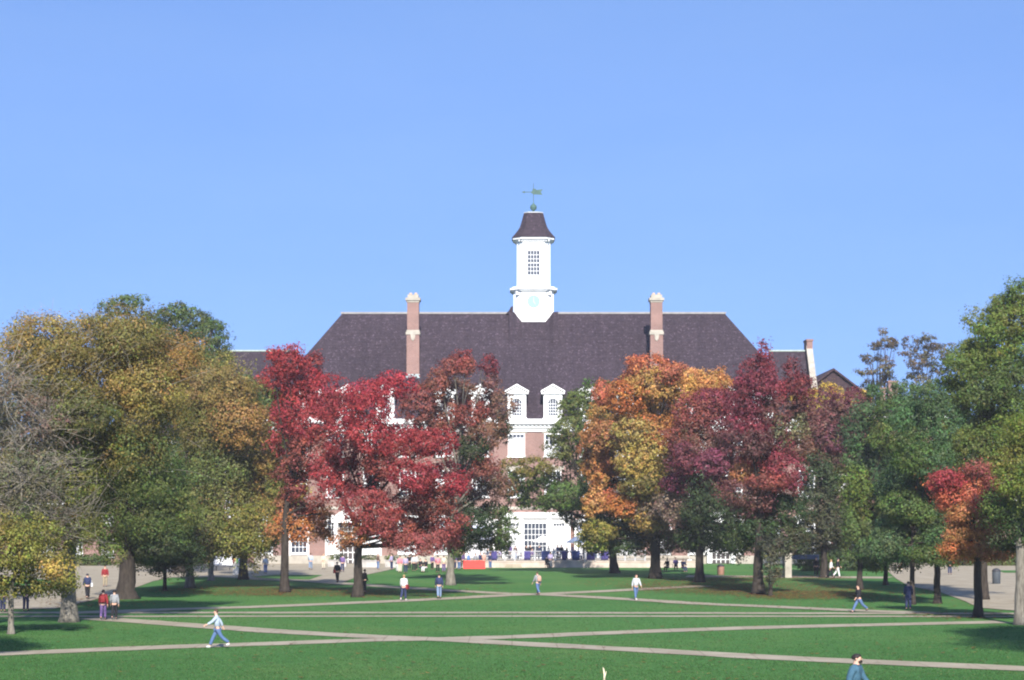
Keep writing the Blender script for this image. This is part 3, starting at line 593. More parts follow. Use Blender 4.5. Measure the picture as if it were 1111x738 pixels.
# tall feathery conifers far behind the right hand buildings
def conifer(label, px, d, tiers, z0=0.0):
    k = d / FOC
    base = Vector(((px - CX) * k, d, 0))
    return tree('conifer_tree', label, None, 6, tiers, BARK, 1.0, 0.62, 2.2, base_is_world=base, depth=0.7, clumpy=0.5, group='feathery conifers on the right skyline')
conifer('slender feathery brown conifer on the right skyline with one long lower bough', 957, 290, [
    (957, 362, 6, 5, 'conif'), (958, 371, 10, 4, 'conif'), (950, 376, 9, 4, 'conif'), (966, 376, 8, 4, 'conif'), (954, 388, 8, 6, 'conif'), (942, 388, 8, 5, 'conif'), (962, 396, 8, 6, 'conif'), (955, 402, 8, 5, 'conif'), (938, 405, 14, 4, 'conif'), (962, 408, 10, 5, 'conif'), (950, 416, 14, 5, 'conif'), (957, 428, 16, 8, 'ggol'), (957, 460, 20, 24, 'ggol'), (957, 510, 26, 30, 'ggol')])
conifer('broader feathery brown conifer right of the slender one on the skyline', 1003, 285, [
    (1004, 368, 10, 4, 'conif'), (990, 372, 10, 6, 'conif'), (1014, 376, 9, 5, 'conif'), (1024, 382, 12, 6, 'conif'), (1000, 382, 12, 6, 'conif'), (984, 384, 9, 4, 'conif'), (1010, 392, 16, 6, 'conif'), (994, 396, 12, 6, 'conif'), (1018, 402, 12, 5, 'conif'), (1000, 408, 16, 6, 'conif'), (996, 420, 16, 8, 'ggol'), (1000, 450, 22, 22, 'ggol'), (1000, 500, 26, 30, 'ggol')])
# neighbours just outside the picture: their shadows reach the lawn
def generic(label, x, y, h, r, cks, name='broadleaf_tree', dens=0.8, z0=0.25):
    k = y / FOC; X = CX + x / k
    lobes = []
    for i in range(14):
        a = random.uniform(0, 2 * PI); f = random.uniform(z0, 0.95); q = math.sqrt(max(0.05, 1 - ((f - 0.55) / 0.5) ** 2)) * r * random.uniform(0.2, 0.7)
        s = r * random.uniform(0.32, 0.46)
        lobes.append((X + q * math.cos(a) / k, HOR - (h * f - CAM_H) / k, s / k, s * 0.75 / k, random.choice(cks)))
    return tree(name, label, None, 0.5 / k, lobes, BARK, None, dens, 3.4 * 110 / max(110, y), base_is_world=(x, y, 0), group=GQ)
generic('broad yellow green tree just outside the right edge casting shade on the near lawn', 29.0, 79, 14, 8.8, ['yg', 'ygr', 'green'], dens=1.2, z0=.22)
generic('wide yellow green tree standing outside the right edge beside the walk', 44, 112, 17, 7, ['yg', 'ygr', 'green'])
generic('olive tree just outside the left edge casting shade on the near lawn', -27.0, 78, 12, 7.5, ['gbr', 'ggol', 'yolive'])
generic('tall olive gold tree standing outside the left edge behind the little tree', -41, 122, 18, 8, ['olgold', 'olive', 'gbr'])
for i, (x, y, h, r, ck, lab) in enumerate([
    (-70, 262, 20, 9, ['olive', 'olgold'], 'far olive tree behind the small brick house at left'), (-86, 250, 19, 9, ['olgr', 'green'], 'far green tree at the left end behind the brick house'),
    (-56, 275, 18, 8, ['olgold', 'gbrown'], 'far golden tree behind the left wing'), (-50, 258, 14, 7, ['green', 'dkgr'], 'far dark green tree beside the left wing'),
    (62, 268, 17, 8, ['green', 'olgr'], 'far green tree behind the right hand brick house'), (74, 255, 19, 9, ['ygr', 'green'], 'far yellow green tree beyond the right plaza'),
    (88, 250, 20, 9, ['olgold', 'olive'], 'far olive tree at the right end beyond the plaza'), (50, 262, 15, 7, ['dkgr', 'green'], 'far dark green tree beside the right gable')]):
    generic(lab, x, y, h, r, ck, z0=0.1)

# ------------------------------------------------------------------ the union building
FY = 246.0                                 # facade plane
kF = FY / FOC
X0 = (580 - CX) * kF                       # centre line
def fx(px): return (px - CX) * kF
def fz(py): return CAM_H - (py - HOR) * kF
U = empty('union_building', (X0, FY, 0), 0, 'long red brick building with steep dark roof, white cupola and two tall chimneys', 'building')
HWID = 34.4; ZE = 17.2; DEP = 27.0; RZ = 31.7; RX = 24.4; RY = 13.0     # half width, eave height, depth, ridge height, ridge half length, ridge setback
def p(mb, name, m, parent=U): return mb.build(name, m, parent)
b = MB(); b.box(-HWID + .5, HWID - .5, 0, DEP - 1, 0, ZE); p(b, 'wall', BRICK)
b = MB(); e = 0.75
ey0, ey1 = -e, DEP - 1 + e
ze = ZE + 0.35
b.add([(-HWID, ey0, ze), (HWID, ey0, ze), (HWID, ey1, ze), (-HWID, ey1, ze), (-RX, RY, RZ), (RX, RY, RZ)],
      [(0, 1, 5, 4), (1, 2, 5), (2, 3, 4, 5), (3, 0, 4), (3, 2, 1, 0)])
roof = p(b, 'roof', ROOF)
b = MB(); b.box(-RX - .2, RX + .2, RY - .14, RY + .14, RZ - .08, RZ + 0.16); b.build('ridge_cap', mat('ridge_tiles', (0.24, 0.23, 0.22), 0.8, 0.2), roof)
# cornice with dentils
b = MB()
b.box(-HWID - .1, HWID + .1, -0.95, -0.003, ZE - 0.25, ZE + 0.34)
b.box(-HWID + .3, HWID - .3, -0.45, -0.004, ZE - 0.75, ZE - 0.252)
b.box(-HWID + .45, HWID - .45, -0.20, -0.005, ZE - 1.15, ZE - 0.752)
x = -HWID + .5
while x < HWID - .6:
    b.box(x, x + .22, -0.68, -0.452, ZE - 0.52, ZE - 0.254); x += 0.5
p(b, 'cornice', WHITE)
b = MB(); b.box(-HWID + .44, HWID - .44, -0.12, -0.004, 0, 1.0); b.box(-HWID + .44, HWID - .44, -0.14, -0.004, 6.6, 6.95); p(b, 'stone_band', STONE)

def window(wd, ht, nx, ny, blind=0.0, name='window', mglass=GLASS, sur=0):
    """a sash window standing proud of the wall at y<0, origin bottom centre"""
    b = MB(); f = 0.13
    b.box(-wd / 2, -wd / 2 + f, -.10, -.002, 0, ht); b.box(wd / 2 - f, wd / 2, -.10, -.002, 0, ht)
    b.box(-wd / 2 + f, wd / 2 - f, -.10, -.002, ht - f, ht); b.box(-wd / 2 + f, wd / 2 - f, -.10, -.002, 0, f)
    iw, ih = wd - 2 * f, ht - 2 * f
    for i in range(1, nx): xx = -iw / 2 + iw * i / nx; b.box(xx - .028, xx + .028, -.075, -.004, f, ht - f)
    for j in range(1, ny):
        zz = f + ih * j / ny; q = .05 if j == ny // 2 else .028
        b.box(-iw / 2, iw / 2, -.07, -.005, zz - q, zz + q)
    b.box(-wd / 2 - .12, wd / 2 + .12, -.2, -.003, -.16, -.001)
    w_ = link(name, b.mesh(name), WHITE)
    if sur == 1:
        q = MB(); zt = ht
        q.prism([(-1.25, zt + .02), (1.25, zt + .02), (1.45, zt + .5), (.22, zt + .5), (.26, zt + .68), (-.26, zt + .68), (-.22, zt + .5), (-1.45, zt + .5)], -0.06, -0.004); link('lintel', q.mesh('lintel'), STONE, w_)
    if sur == 2:
        q = MB(); q.box(-1.22, -1.06, -.16, -.004, -.25, 4.35); q.box(1.06, 1.22, -.16, -.004, -.25, 4.35); q.box(-1.35, 1.35, -.3, -.005, 4.352, 4.65); link('surround', q.mesh('surround'), WHITE, w_)
    g = MB(); g.box(-iw / 2, iw / 2, -.03, -.006, f, ht - f); link('pane', g.mesh('pane'), mglass, w_)
    if blind > 0:
        g = MB(); g.box(-iw / 2 + .01, iw / 2 - .01, -.045, -.032, f + ih * (1 - blind) * 0.02 + 0.01, f + ih * blind); link('blind', g.mesh('blind'), BLIND, w_)
    return w_
protos = {}
def put(kind, wd, ht, nx, ny, blind, x, z, y=0.0, name='window', mglass=GLASS, parent=U, sur=0):
    key = (kind, blind)
    if key not in protos:
        o = window(wd, ht, nx, ny, blind, name, mglass, sur); protos[key] = o; o.parent = parent
    else:
        o = copy_tree(protos[key], parent)
    o.location = (x, y, z); return o
def lin(o, x, z): return o
bay = 39.3 * kF
rb = random.Random(3)
for i in range(-8, 8):
    xc = (i + .5) * bay
    if abs(xc) > HWID - 1.3: continue
    bl = 0.86 if i == -1 else rb.choice((0.86, 0.5, 0.7, 0.86, 0.0))
    put('w3', 2.05, 2.75, 4, 4, bl, xc, fz(495), sur=1)
    put('w2', 2.05, 3.2, 4, 6, rb.choice((0.5, 0.7, 0.86, 0.0)), xc, fz(539), sur=1)
    if abs(xc) > 5.0:
        put('w1', 2.1, 4.2, 4, 6, rb.choice((0.0, 0.5, 0.0, 0.3)), xc, 0.95 + .3, sur=2)

# central white bay with three tall windows
bx0, bx1 = fx(545) - X0, fx(618) - X0
b = MB(); b.box(bx0, bx1, -2.6, -.005, 0.0, 5.55); b.box(bx0 - .35, bx1 + .35, -2.95, -.006, 5.552, 5.95); b.box(bx0 - .15, bx1 + .15, -2.75, -.007, 5.952, 6.25)
for px in (547, 565.5, 595.5, 616): xx = fx(px) - X0; b.box(xx - .24, xx + .24, -2.78, -2.602, 0.2, 5.5)
baypart = p(b, 'bay_front', WHITE)
for px, wd, nx, mg, bl in ((580.5, 2.9, 6, GLASS, 0.0), (556.5, 1.55, 4, GLASS, 0.93), (606, 1.55, 4, GLASS, 0.93)):
    o = put('bay%d' % int(px), wd, 4.3, nx, 6, bl, fx(px) - X0, 0.75, -2.602, 'bay_window', mg)
# glazed side porches with curtains
for px in (522, 640):
    xx = fx(px) - X0
    b = MB(); b.box(xx - 1.9, xx + 1.9, -1.2, -.008, 0, 5.0); b.box(xx - 2.1, xx + 2.1, -1.45, -.009, 5.002, 5.4)
    p(b, 'porch_front', WHITE)
    put('porch', 3.1, 4.2, 5, 6, 0.5, xx, 0.6, -1.202, 'porch_window', CURT)
# pedimented doorways
for px in (378, 782):
    xx = fx(px) - X0
    b = MB(); b.box(xx - 1.7, xx - 1.2, -.9, -.01, 0.1, 5.0); b.box(xx + 1.2, xx + 1.7, -.9, -.01, 0.1, 5.0); b.box(xx - 1.95, xx + 1.95, -1.1, -.011, 5.002, 5.5)
    b.prism([(xx - 2.1, 5.502), (xx + 2.1, 5.502), (xx, 6.9)], -1.1, -.012)
    d_ = p(b, 'doorway', WHITE)
    g = MB(); g.box(xx - 1.19, xx - .03, -.25, -.02, 0.1, 4.6); g.box(xx + .03, xx + 1.19, -.25, -.02, 0.1, 4.6); g.build('door_leaf', mat('door_dark', (0.06, 0.05, 0.05), 0.4), d_)
    g = MB()
    for j in range(5): g.box(xx - 1.19, xx + 1.19, -.30, -.252, 0.5 + j * 0.85, 0.58 + j * 0.85)
    for j in (-1.15, -.6, -.06, .5, 1.05): g.box(xx + j, xx + j + .08, -.29, -.253, 0.1, 4.6)
    g.build('door_bars', WHITE, d_)
# dormers
SL = (RZ - ze) / (RY + e)
def dormer(xc):
    zb, zt = fz(457) + .1, fz(428)           # sill and shoulder height
    yf = -e + (zb - ze) / SL + 0.25
    yb = -e + (zt + 1.1 - ze) / SL + 0.9
    w2 = 1.12
    b = MB()
    # front wall with an arched opening cut as a ring of pieces
    ow, oz0, ozs = 0.62, zb + 0.5, zb + 2.0
    pts = [(-w2, zb), (-ow, zb), (-ow, ozs)]
    b.box(xc - w2, xc - ow, yf, yb, zb, zt); b.box(xc + ow, xc + w2, yf, yb, zb, zt)
    b.box(xc - ow, xc + ow, yf + .001, yf + .3, zb, oz0)
    n = 10
    arch = [(xc + ow * math.cos(PI - PI * i / n), ozs + ow * math.sin(PI - PI * i / n)) for i in range(n + 1)]
    for i in range(n):
        (xa, za), (xb, zb2) = arch[i], arch[i + 1]
        b.prism([(xa, za), (xb, zb2), (xb, zt), (xa, zt)], yf + .001, yf + .3)
    # pediment
    b.box(xc - w2 - .28, xc + w2 + .28, yf - .28, yf + .4, zt + .001, zt + .2)
    b.prism([(xc - w2 - .05, zt + .201), (xc + w2 + .05, zt + .201), (xc, zt + .95)], yf - .06, yf + .4)
    for s in (-1, 1):
        b.prism([(xc + s * (w2 + .34), zt + .205), (xc + s * (w2 + .34), zt + .40), (xc, zt + 1.22), (xc, zt + 1.0)], yf - .30, yf + .38)
        b.box(min(xc + s * .74, xc + s * 1.0), max(xc + s * .74, xc + s * 1.0), yf - .08, yf - .001, zb + .35, zt)
    b.box(xc - w2 - .1, xc + w2 + .1, yf - .14, yf - .002, zb - .1, zb + .28)
    o = b.build('dormer', WHITE, U)
    r = MB()
    r.prism([(xc - w2 - .3, zt + .18), (xc, zt + 1.18), (xc + w2 + .3, zt + .18), (xc + w2 + .3, zt + .3), (xc, zt + 1.3), (xc - w2 - .3, zt + .3)], yf + .42, yb + 1.2); r.build('dormer_roof', ROOF, o)
    g = MB(); g.prism([(xc - ow, oz0), (xc + ow, oz0)] + list(reversed(arch)), yf + .2, yf + .24); g.build('dormer_pane', GLASS, o)
    s_ = MB()
    for i in (-1, 0, 1): s_.box(xc + i * .31 - .025, xc + i * .31 + .025, yf + .14, yf + .196, oz0, ozs + .55 - .13 * abs(i))
    for j in range(5): s_.box(xc - ow, xc + ow, yf + .15, yf + .197, oz0 + j * .36, oz0 + .06 + j * .36)
    s_.box(xc - ow, xc - ow + .07, yf + .13, yf + .198, oz0, ozs); s_.box(xc + ow - .07, xc + ow, yf + .13, yf + .198, oz0, ozs)
    s_.build('dormer_sash', WHITE, o)
for off in (-242, -202, -162, -97, -58.5, -19.3, 19.8, 59, 98, 162, 206, 248):
    dormer(off * kF)
# chimneys
CHY = 4.5
def chimney(off):
    y = FY + CHY; kk = y / FOC
    xc = (580 + off - CX) * kk - X0
    z = lambda py: CAM_H - (py - HOR) * kk
    w2 = 0.78
    b = MB(); b.box(xc - w2, xc + w2, CHY, CHY + 1.9, z(414), z(363)); b.box(xc - w2 + .06, xc + w2 - .06, CHY + .06, CHY + 1.84, z(358), z(328))
    ch = b.build('chimney', BRICK, U)
    b = MB(); b.box(xc - w2 - .1, xc + w2 + .1, CHY - .1, CHY + 2.0, z(363), z(360)); b.box(xc - w2 - .02, xc + w2 + .02, CHY - .02, CHY + 1.92, z(360) + .001, z(358))
    b.prism([(xc - .3, z(363) - .001), (xc + .3, z(363) - .001), (xc + .22, z(368)), (xc, z(370)), (xc - .22, z(368))], CHY - .09, CHY - .003)
    b.build('chimney_band', STONE, ch)
    b = MB(); b.box(xc - w2 + .0, xc + w2 - .0, CHY, CHY + 1.9, z(328) + .001, z(326)); b.box(xc - w2 - .14, xc + w2 + .14, CHY - .14, CHY + 2.04, z(326) + .001, z(323)); b.box(xc - w2 + .1, xc + w2 - .1, CHY + .1, CHY + 1.8, z(323) + .001, z(319.5))
    b.build('chimney_cap', STONE, ch)
    b = MB()
    for dx in (-.32, .32): b.lathe([(.19, z(319.5)), (.21, z(318.5)), (.17, z(317))], 10, (xc + dx, CHY + .9))
    b.build('chimney_pot', mat('terracotta', (0.42, 0.30, 0.22), 0.8), ch)
    b = MB(); b.box(xc - w2 - .06, xc + w2 + .06, CHY - .09, CHY - .004, z(413), z(406)); b.box(xc - w2 - .06, xc - w2 - .004, CHY - .004, CHY + 1.0, z(413), z(406)); b.box(xc + w2 + .004, xc + w2 + .06, CHY - .004, CHY + 1.0, z(413), z(406))
    b.build('flashing', LEAD, ch)
chimney(-132); chimney(132.5)
# cupola
CY = RY; kc = (FY + CY - 2.2) / FOC
cz = lambda py: CAM_H - (py - HOR) * kc
def octo(hw, ch):      # chamfered square outline
    return [(-hw + ch, -hw), (hw - ch, -hw), (hw, -hw + ch), (hw, hw - ch), (hw - ch, hw), (-hw + ch, hw), (-hw, hw - ch), (-hw, -hw + ch)]
def ocplate(b, hw, ch, z0, z1):
    b.plate([(x, CY + y) for x, y in octo(hw, ch)], z0, z1)
b = MB()
ocplate(b, 2.55, 1.05, RZ - 3.2, cz(316)); ocplate(b, 2.80, 1.1, cz(316) + .001, cz(314.5)); ocplate(b, 3.0, 1.15, cz(314.5) + .001, cz(312.5)); ocplate(b, 2.7, 1.0, cz(312.5) + .001, cz(311))
ocplate(b, 2.12, 0.80, cz(311) + .001, cz(262.5)); ocplate(b, 2.2, 0.84, cz(262.5) + .001, cz(261)); ocplate(b, 2.38, 0.9, cz(261) + .001, cz(259.5)); ocplate(b, 2.62, 1.0, cz(259.5) + .001, cz(257.5))
for s in (-1, 1):
    for t in (0.25, 0.75):
        pass
cup = b.build('cupola', WHITE, U)
b = MB()
for s in (-1, 1):                          # scroll brackets under the ledge and a dentil course under the eaves
    b.box(s * 1.95 - .3, s * 1.95 + .3, CY - 2.42, CY - 1.8, cz(320), cz(316) - .002)
x = -1.9
while x < 1.9:
    b.box(x, x + .16, CY - 2.36, CY - 2.201, cz(262), cz(260.2)); x += .34
b.build('bracket', mat('white_paint_weathered', (0.62, 0.62, 0.62), 0.6, 0.1), cup)
prof = [(2.74, 257.5), (2.70, 256.6), (2.35, 253), (2.0, 249), (1.74, 245), (1.55, 240), (1.40, 235), (1.27, 230.5), (1.2, 229.5)]
b = MB(); rs = []
for hw, py in prof: rs.append([(x, CY + y, cz(py)) for x, y in octo(hw, hw * .4)])
b.rings(rs, 0, False); b.build('cupola_roof', ROOF, cup)
b = MB(); ocplate(b, 1.24, .5, cz(229.5) + .001, cz(228.6)); b.build('cupola_roof_cap', mat('pale_lead', (0.45, 0.45, 0.44), 0.6), cup)
fcup = window((587.5 - 572.5) * kc, (300 - 271.5) * kc, 4, 6, 0, 'cupola_window'); fcup.parent = cup; fcup.location = (0, CY - 2.122, cz(299.5))
for ch_ in list(fcup.children):            # keep to three levels: panes join the cupola directly
    ch_.parent = cup; ch_.location = (0, CY - 2.124, cz(299.5)); ch_.name = 'cupola_window_pane'
b = MB(); sk = [(-3.1, 333), (-2.45, 339), (-2.0, 344.5), (-1.5, 349.5), (1.5, 349.5), (2.0, 344.5), (2.45, 339), (3.1, 333)]
rz_ = RZ - 2.62 * ((RZ - ZE - .35) / (RY + e)); sl_ = (RZ - ZE - .35) / (RY + e)
tp_ = [(x, CY - 2.62, min(cz(py), RZ - .05)) for x, py in sk]; bt_ = []
for x, y, z in tp_:
    t_ = (z - rz_) / (2.6 - sl_) + .03; bt_.append((x, y - t_, z - 2.6 * t_))
bk_ = [(x, CY - .6 if abs(x) > 2.9 else CY - 2.3, z) for x, y, z in tp_]
n_ = len(sk)
b.add(tp_ + bt_ + bk_, [(i, i + 1, n_ + i + 1, n_ + i) for i in range(n_ - 1)] + [(2 * n_ + i, 2 * n_ + i + 1, i + 1, i) for i in range(n_ - 1)])
b.build('roof_skirt', ROOF, roof)
b = MB(); cc = (0, CY - 2.56, cz(327.3))
def disc(b, r, y0, y1, n=28, hx=0, hz=0): b.prism([(hx + r * math.cos(2 * PI * i / n), cc[2] + hz + r * math.sin(2 * PI * i / n)) for i in range(n)], y0, y1)
disc(b, .82, CY - 2.60, CY - 2.551); b.build('clock_face', CLOCK, cup)
b = MB()
for i in range(12):
    a = 2 * PI * i / 12; x_, z_ = math.sin(a) * .68, cc[2] + math.cos(a) * .68
    b.box(x_ - .04, x_ + .04, CY - 2.62, CY - 2.601, z_ - .04, z_ + .04)
b.prism([(-.05, cc[2] - .12), (.05, cc[2] - .12), (.03, cc[2] + .56), (-.03, cc[2] + .56)], CY - 2.63, CY - 2.602)
b.prism([(-.02, cc[2] - .1), (.1, cc[2] - .06), (.26, cc[2] - .36), (.2, cc[2] - .4)], CY - 2.628, CY - 2.603)
b.build('clock_hands', CLOCKD, cup)
b = MB(); zf0 = cz(228.6)
b.lathe([(.34, zf0), (.22, zf0 + .12), (.10, zf0 + .22), (.16, zf0 + .3), (.38, zf0 + .52), (.44, zf0 + .76), (.36, zf0 + 1.0), (.12, zf0 + 1.2), (.05, zf0 + 1.35), (.035, cz(196.5)), (.01, cz(195))], 14, (0, CY))
b.build('finial', COPPER, cup)
b = MB(); zv = cz(205.5)
b.box(-1.25, .7, CY - .04, CY + .04, zv - .05, zv + .05)
b.prism([(-1.55, zv), (-1.1, zv + .16), (-1.1, zv - .16)], CY - .03, CY + .03)
b.prism([(.15, zv - .3), (1.15, zv - .36), (.95, zv), (1.2, zv + .36), (.15, zv + .26)], CY - .028, CY + .028)
b.prism([(-.3, zv - .12), (.1, zv - .32), (.45, zv), (.3, zv + .4), (-.05, zv + .45)], CY - .05, CY + .05)
b.build('weathervane', COPPER, cup)
b = MB()                                   # small hatch on the ridge beside the cupola
b.prism([(-3.5, RZ - .1), (-2.6, RZ - .1), (-2.6, RZ + .9), (-2.9, RZ + .75), (-3.1, RZ + .35)], CY - .5, CY + .5); b.build('roof_hatch', ROOF, roof)
# wings
def wing(xa, xb, gable):
    yF = 3.5; dp = 18.0; yr = yF + dp / 2
    zr = CAM_H - (381 - HOR) * (FY + yr) / FOC; zev = 15.2
    b = MB(); b.box(xa, xb, yF, yF + dp, 0, zev); p(b, 'wing_wall', BRICK)
    b = MB()
    b.add([(xa, yF - .5, zev - .3), (xb, yF - .5, zev - .3), (xb, yr, zr), (xa, yr, zr), (xb, yF + dp + .5, zev - .3), (xa, yF + dp + .5, zev - .3)], [(0, 1, 2, 3), (3, 2, 4, 5), (1, 4, 2), (0, 3, 5)])
    p(b, 'wing_roof', ROOF)
    b = MB(); b.box(xa, xb, yr - .12, yr + .12, zr - .05, zr + .14); p(b, 'wing_ridge_cap', mat('ridge_copper', (0.30, 0.36, 0.32), 0.8, 0.2))
    b = MB(); b.box(xa, xb, yF - .7, yF - .01, zev - .7, zev - .05); p(b, 'wing_cornice', WHITE)
    if gable:
        g = MB()
        g.add([(xb + dx, y, z) for dx in (0.02, .55) for (y, z) in ((yF - .7, 0), (yF - .7, zev + .4), (yr - 1.0, zr + .3), (yr + 1.0, zr + .3), (yF + dp + .7, zev + .4), (yF + dp + .7, 0))],
              [(0, 1, 2, 3, 4, 5), (11, 10, 9, 8, 7, 6)] + [(i, i + 6, (i + 1) % 6 + 6, (i + 1) % 6) for i in range(6)])
        gw = p(g, 'gable_wall', BRICK)
        g = MB()
        g.add([(xb - .12 + dx, y, z) for dx in (0, .78) for (y, z) in ((yF - .95, zev + .3), (yF - .95, zev + .62), (yr - 1.0, zr + .6), (yr - 1.0, zr + .31))],
              [(0, 1, 2, 3), (7, 6, 5, 4)] + [(i, i + 4, (i + 1) % 4 + 4, (i + 1) % 4) for i in range(4)])
        g.build('coping', STONE, gw)
        g = MB(); g.box(xb - .08, xb + .66, yr - 1.3, yr + 1.3, zr - .6, zr + 1.15); g.box(xb - .16, xb + .74, yr - 1.4, yr + 1.4, zr + 1.152, zr + 1.4); g.build('gable_chimney', BRICK, gw)
kw = (FY + 12.5) / FOC
wing(-52.0, -30, False); wing(30, (874.5 - CX) * kw - X0, True)
for x_ in (-49, -45, -41, -37):
    put('w3', 2.05, 2.75, 4, 4, 0.5, x_, 10.2, 3.49); put('w2', 2.05, 3.2, 4, 6, 0.5, x_, 5.2, 3.49); put('w1', 2.7, 4.2, 4, 6, 0.0, x_, .6, 3.49)

# ------------------------------------------------------------------ terrace, balustrade, terrace furniture
TY = 228.0; TZ = 0.75
kT = TY / FOC
tx = lambda px: (px - CX) * kT
T = empty('terrace', (0, TY, 0), 0, 'raised stone terrace with low wall along the foot of the building', 'terrace')
b = MB(); b.box(tx(470), tx(760), 0.35, FY - TY - .02, 0, TZ); b.build('terrace_floor', CONC, T)
b = MB(); b.box(tx(470), tx(760), 0, .349, 0, TZ - .12); b.box(tx(470) - .05, tx(760) + .05, -.06, .42, TZ - .118, TZ + .02); b.build('terrace_wall', mat('terrace_stone', (0.42, 0.35, 0.29), 0.9, 0.2, 1.2), T)
b = MB(); b.box(tx(548), tx(566), -1.2, -.07, 0, .2); b.box(tx(549), tx(565), -.8, -.071, .2, .4); b.build('terrace_steps', CONC, T)
BAL = empty('balustrade', (0, TY + .2, TZ + .02), 0, 'long pale railing with square posts on the terrace edge', 'railing')
b = MB(); xa, xb = tx(526), tx(700)
b.box(xa, xb, -.05, .05, 1.02, 1.12); b.box(xa, xb, -.035, .035, .14, .2); b.box(xa, xb, -.03, .03, .58, .63); b.build('rail', RAILP, BAL)
nps = 17
for i in range(nps):
    x = xa + (xb - xa) * i / (nps - 1)
    b = MB(); b.box(x - .075, x + .075, -.075, .075, 0, 1.18); b.box(x - .1, x + .1, -.1, .1, 1.182, 1.24); b.build('post', RAILP, BAL)
b = MB(); x = xa + .2
while x < xb: b.box(x - .012, x + .012, -.012, .012, .201, 1.019); x += .22
o = b.build('baluster', RAILP, BAL)
PURPLE = mat('purple_cloth', (0.055, 0.045, 0.16), 0.9, 0.25, 2.0); BLUEC = mat('blue_cloth', (0.045, 0.06, 0.17), 0.9, 0.2, 2.0)
def hanging(px, wpx, m, label):
    x = tx(px); w_ = wpx * kT
    vs = []; n = 9
    for j, z in enumerate((0.0, .35, .7, 1.0)):
        for i in range(n): vs.append((-w_ / 2 + w_ * i / (n - 1), -.03 - .03 * math.sin(i * 1.9 + j), z))
    b = MB(); b.add(vs, [(j * n + i, j * n + i + 1, (j + 1) * n + i + 1, (j + 1) * n + i) for j in range(3) for i in range(n - 1)], 0, True)
    o = b.build('hanging_cloth', m); o.location = (x, TY + .06, TZ + .1); mod = o.modifiers.new('thick', 'SOLIDIFY'); mod.thickness = .012
    tag(o, label, 'banner', 'cloth banners on the terrace railing')
for px, wpx, m, lab in ((572, 7, PURPLE, 'purple cloth hung on the railing left of the dark seated figure'), (592, 9, BLUEC, 'blue cloth hung on the railing beside the standing figure'), (612, 5, PURPLE, 'narrow purple cloth on the railing right of the standing figure'),
                        (625, 8, BLUEC, 'wide blue cloth on the railing below the right sunshade'), (641, 9, PURPLE, 'purple cloth on the railing near the leaning trunk'), (656, 8, PURPLE, 'purple cloth furthest right on the railing, behind the tree'), (536, 6, PURPLE, 'small purple cloth at the left end of the railing')):
    hanging(px, wpx, m, lab)
def sunshade(px, y, zc, label):
    x = (px - CX) * y / FOC
    r = empty('sunshade', (x, y, TZ), 0, label, 'parasol', 'white parasols on the terrace')
    b = MB(); b.tube([(0, 0, 0), (0, 0, zc + .3)], .03, 8); b.box(-.25, .25, -.25, .25, 0, .08); b.build('pole', WHITE, r)
    b = MB(); n = 8; R_ = 1.15
    rim = [(R_ * math.cos(2 * PI * i / n + .2), R_ * math.sin(2 * PI * i / n + .2), zc - .35) for i in range(n)]
    low = [(q[0], q[1], q[2] - .14) for q in rim]
    b.add([(0, 0, zc + .3)] + rim + low, [(0, 1 + i, 1 + (i + 1) % n) for i in range(n)] + [(1 + i, 1 + n + i, 1 + n + (i + 1) % n, 1 + (i + 1) % n) for i in range(n)])
    b.build('canopy', mat('parasol_cloth', (0.78, 0.76, 0.74), 0.9), r)
sunshade(589, 233, 2.55, 'white parasol standing before the central bay window'); sunshade(625, 233, 2.45, 'white parasol before the brick strip right of the central bay')
sunshade(748, 232, 3.0, 'white parasol under the trees right of the orange maple')
# round tables, chairs on the terrace
def table(px, y, z, label, m, w=.9, h=.74):
    r = empty('patio_table', ((px - CX) * y / FOC, y, z), 0, label, 'table', 'patio tables on the terrace')
    b = MB(); b.lathe([(w / 2, h - .04), (w / 2, h)], 18); b.build('table_top', m, r)
    b = MB(); b.lathe([(.3, 0), (.28, .04), (.04, .06), (.04, h - .041)], 12); b.build('pedestal', mat('dark_metal', (0.04, 0.04, 0.045), 0.5), r)
def chair(px, y, z, rz, label):
    r = empty('patio_chair', ((px - CX) * y / FOC, y, z), rz, label, 'chair', 'patio chairs on the terrace')
    mm = mat('dark_metal', (0.04, 0.04, 0.045), 0.5)
    b = MB(); b.box(-.22, .22, -.22, .22, .43, .46); b.build('seat', mm, r)
    b = MB(); b.box(-.22, .22, .20, .225, .55, .9); b.build('backrest', mm, r)
    for sx in (-1, 1):
        for sy in (-1, 1):
            b = MB(); b.box(sx * .2 - .015, sx * .2 + .015, sy * .2 - .015, sy * .2 + .015, 0, .9 if sy > 0 else .429); b.build('leg', mm, r)
for i, (px, y, where) in enumerate(((536, 231, 'behind the left end of the railing'), (556, 232, 'left of the central bay'), (584, 231.5, 'under the parasol before the bay'), (607, 232, 'right of the standing figure'), (634, 231, 'near the leaning trunk'), (735, 226, 'under the trees at right'))):
    z = TZ if y > TY else 0
    table(px, y, z, 'small round patio table ' + where, WHITE if i % 2 else mat('table_grey', (0.3, 0.3, 0.32), .5))
    chair(px - 7, y + .3, z, 1.4, 'dark metal chair at the left of the table ' + where); chair(px + 7, y - .2, z, -1.5, 'dark metal chair at the right of the table ' + where)
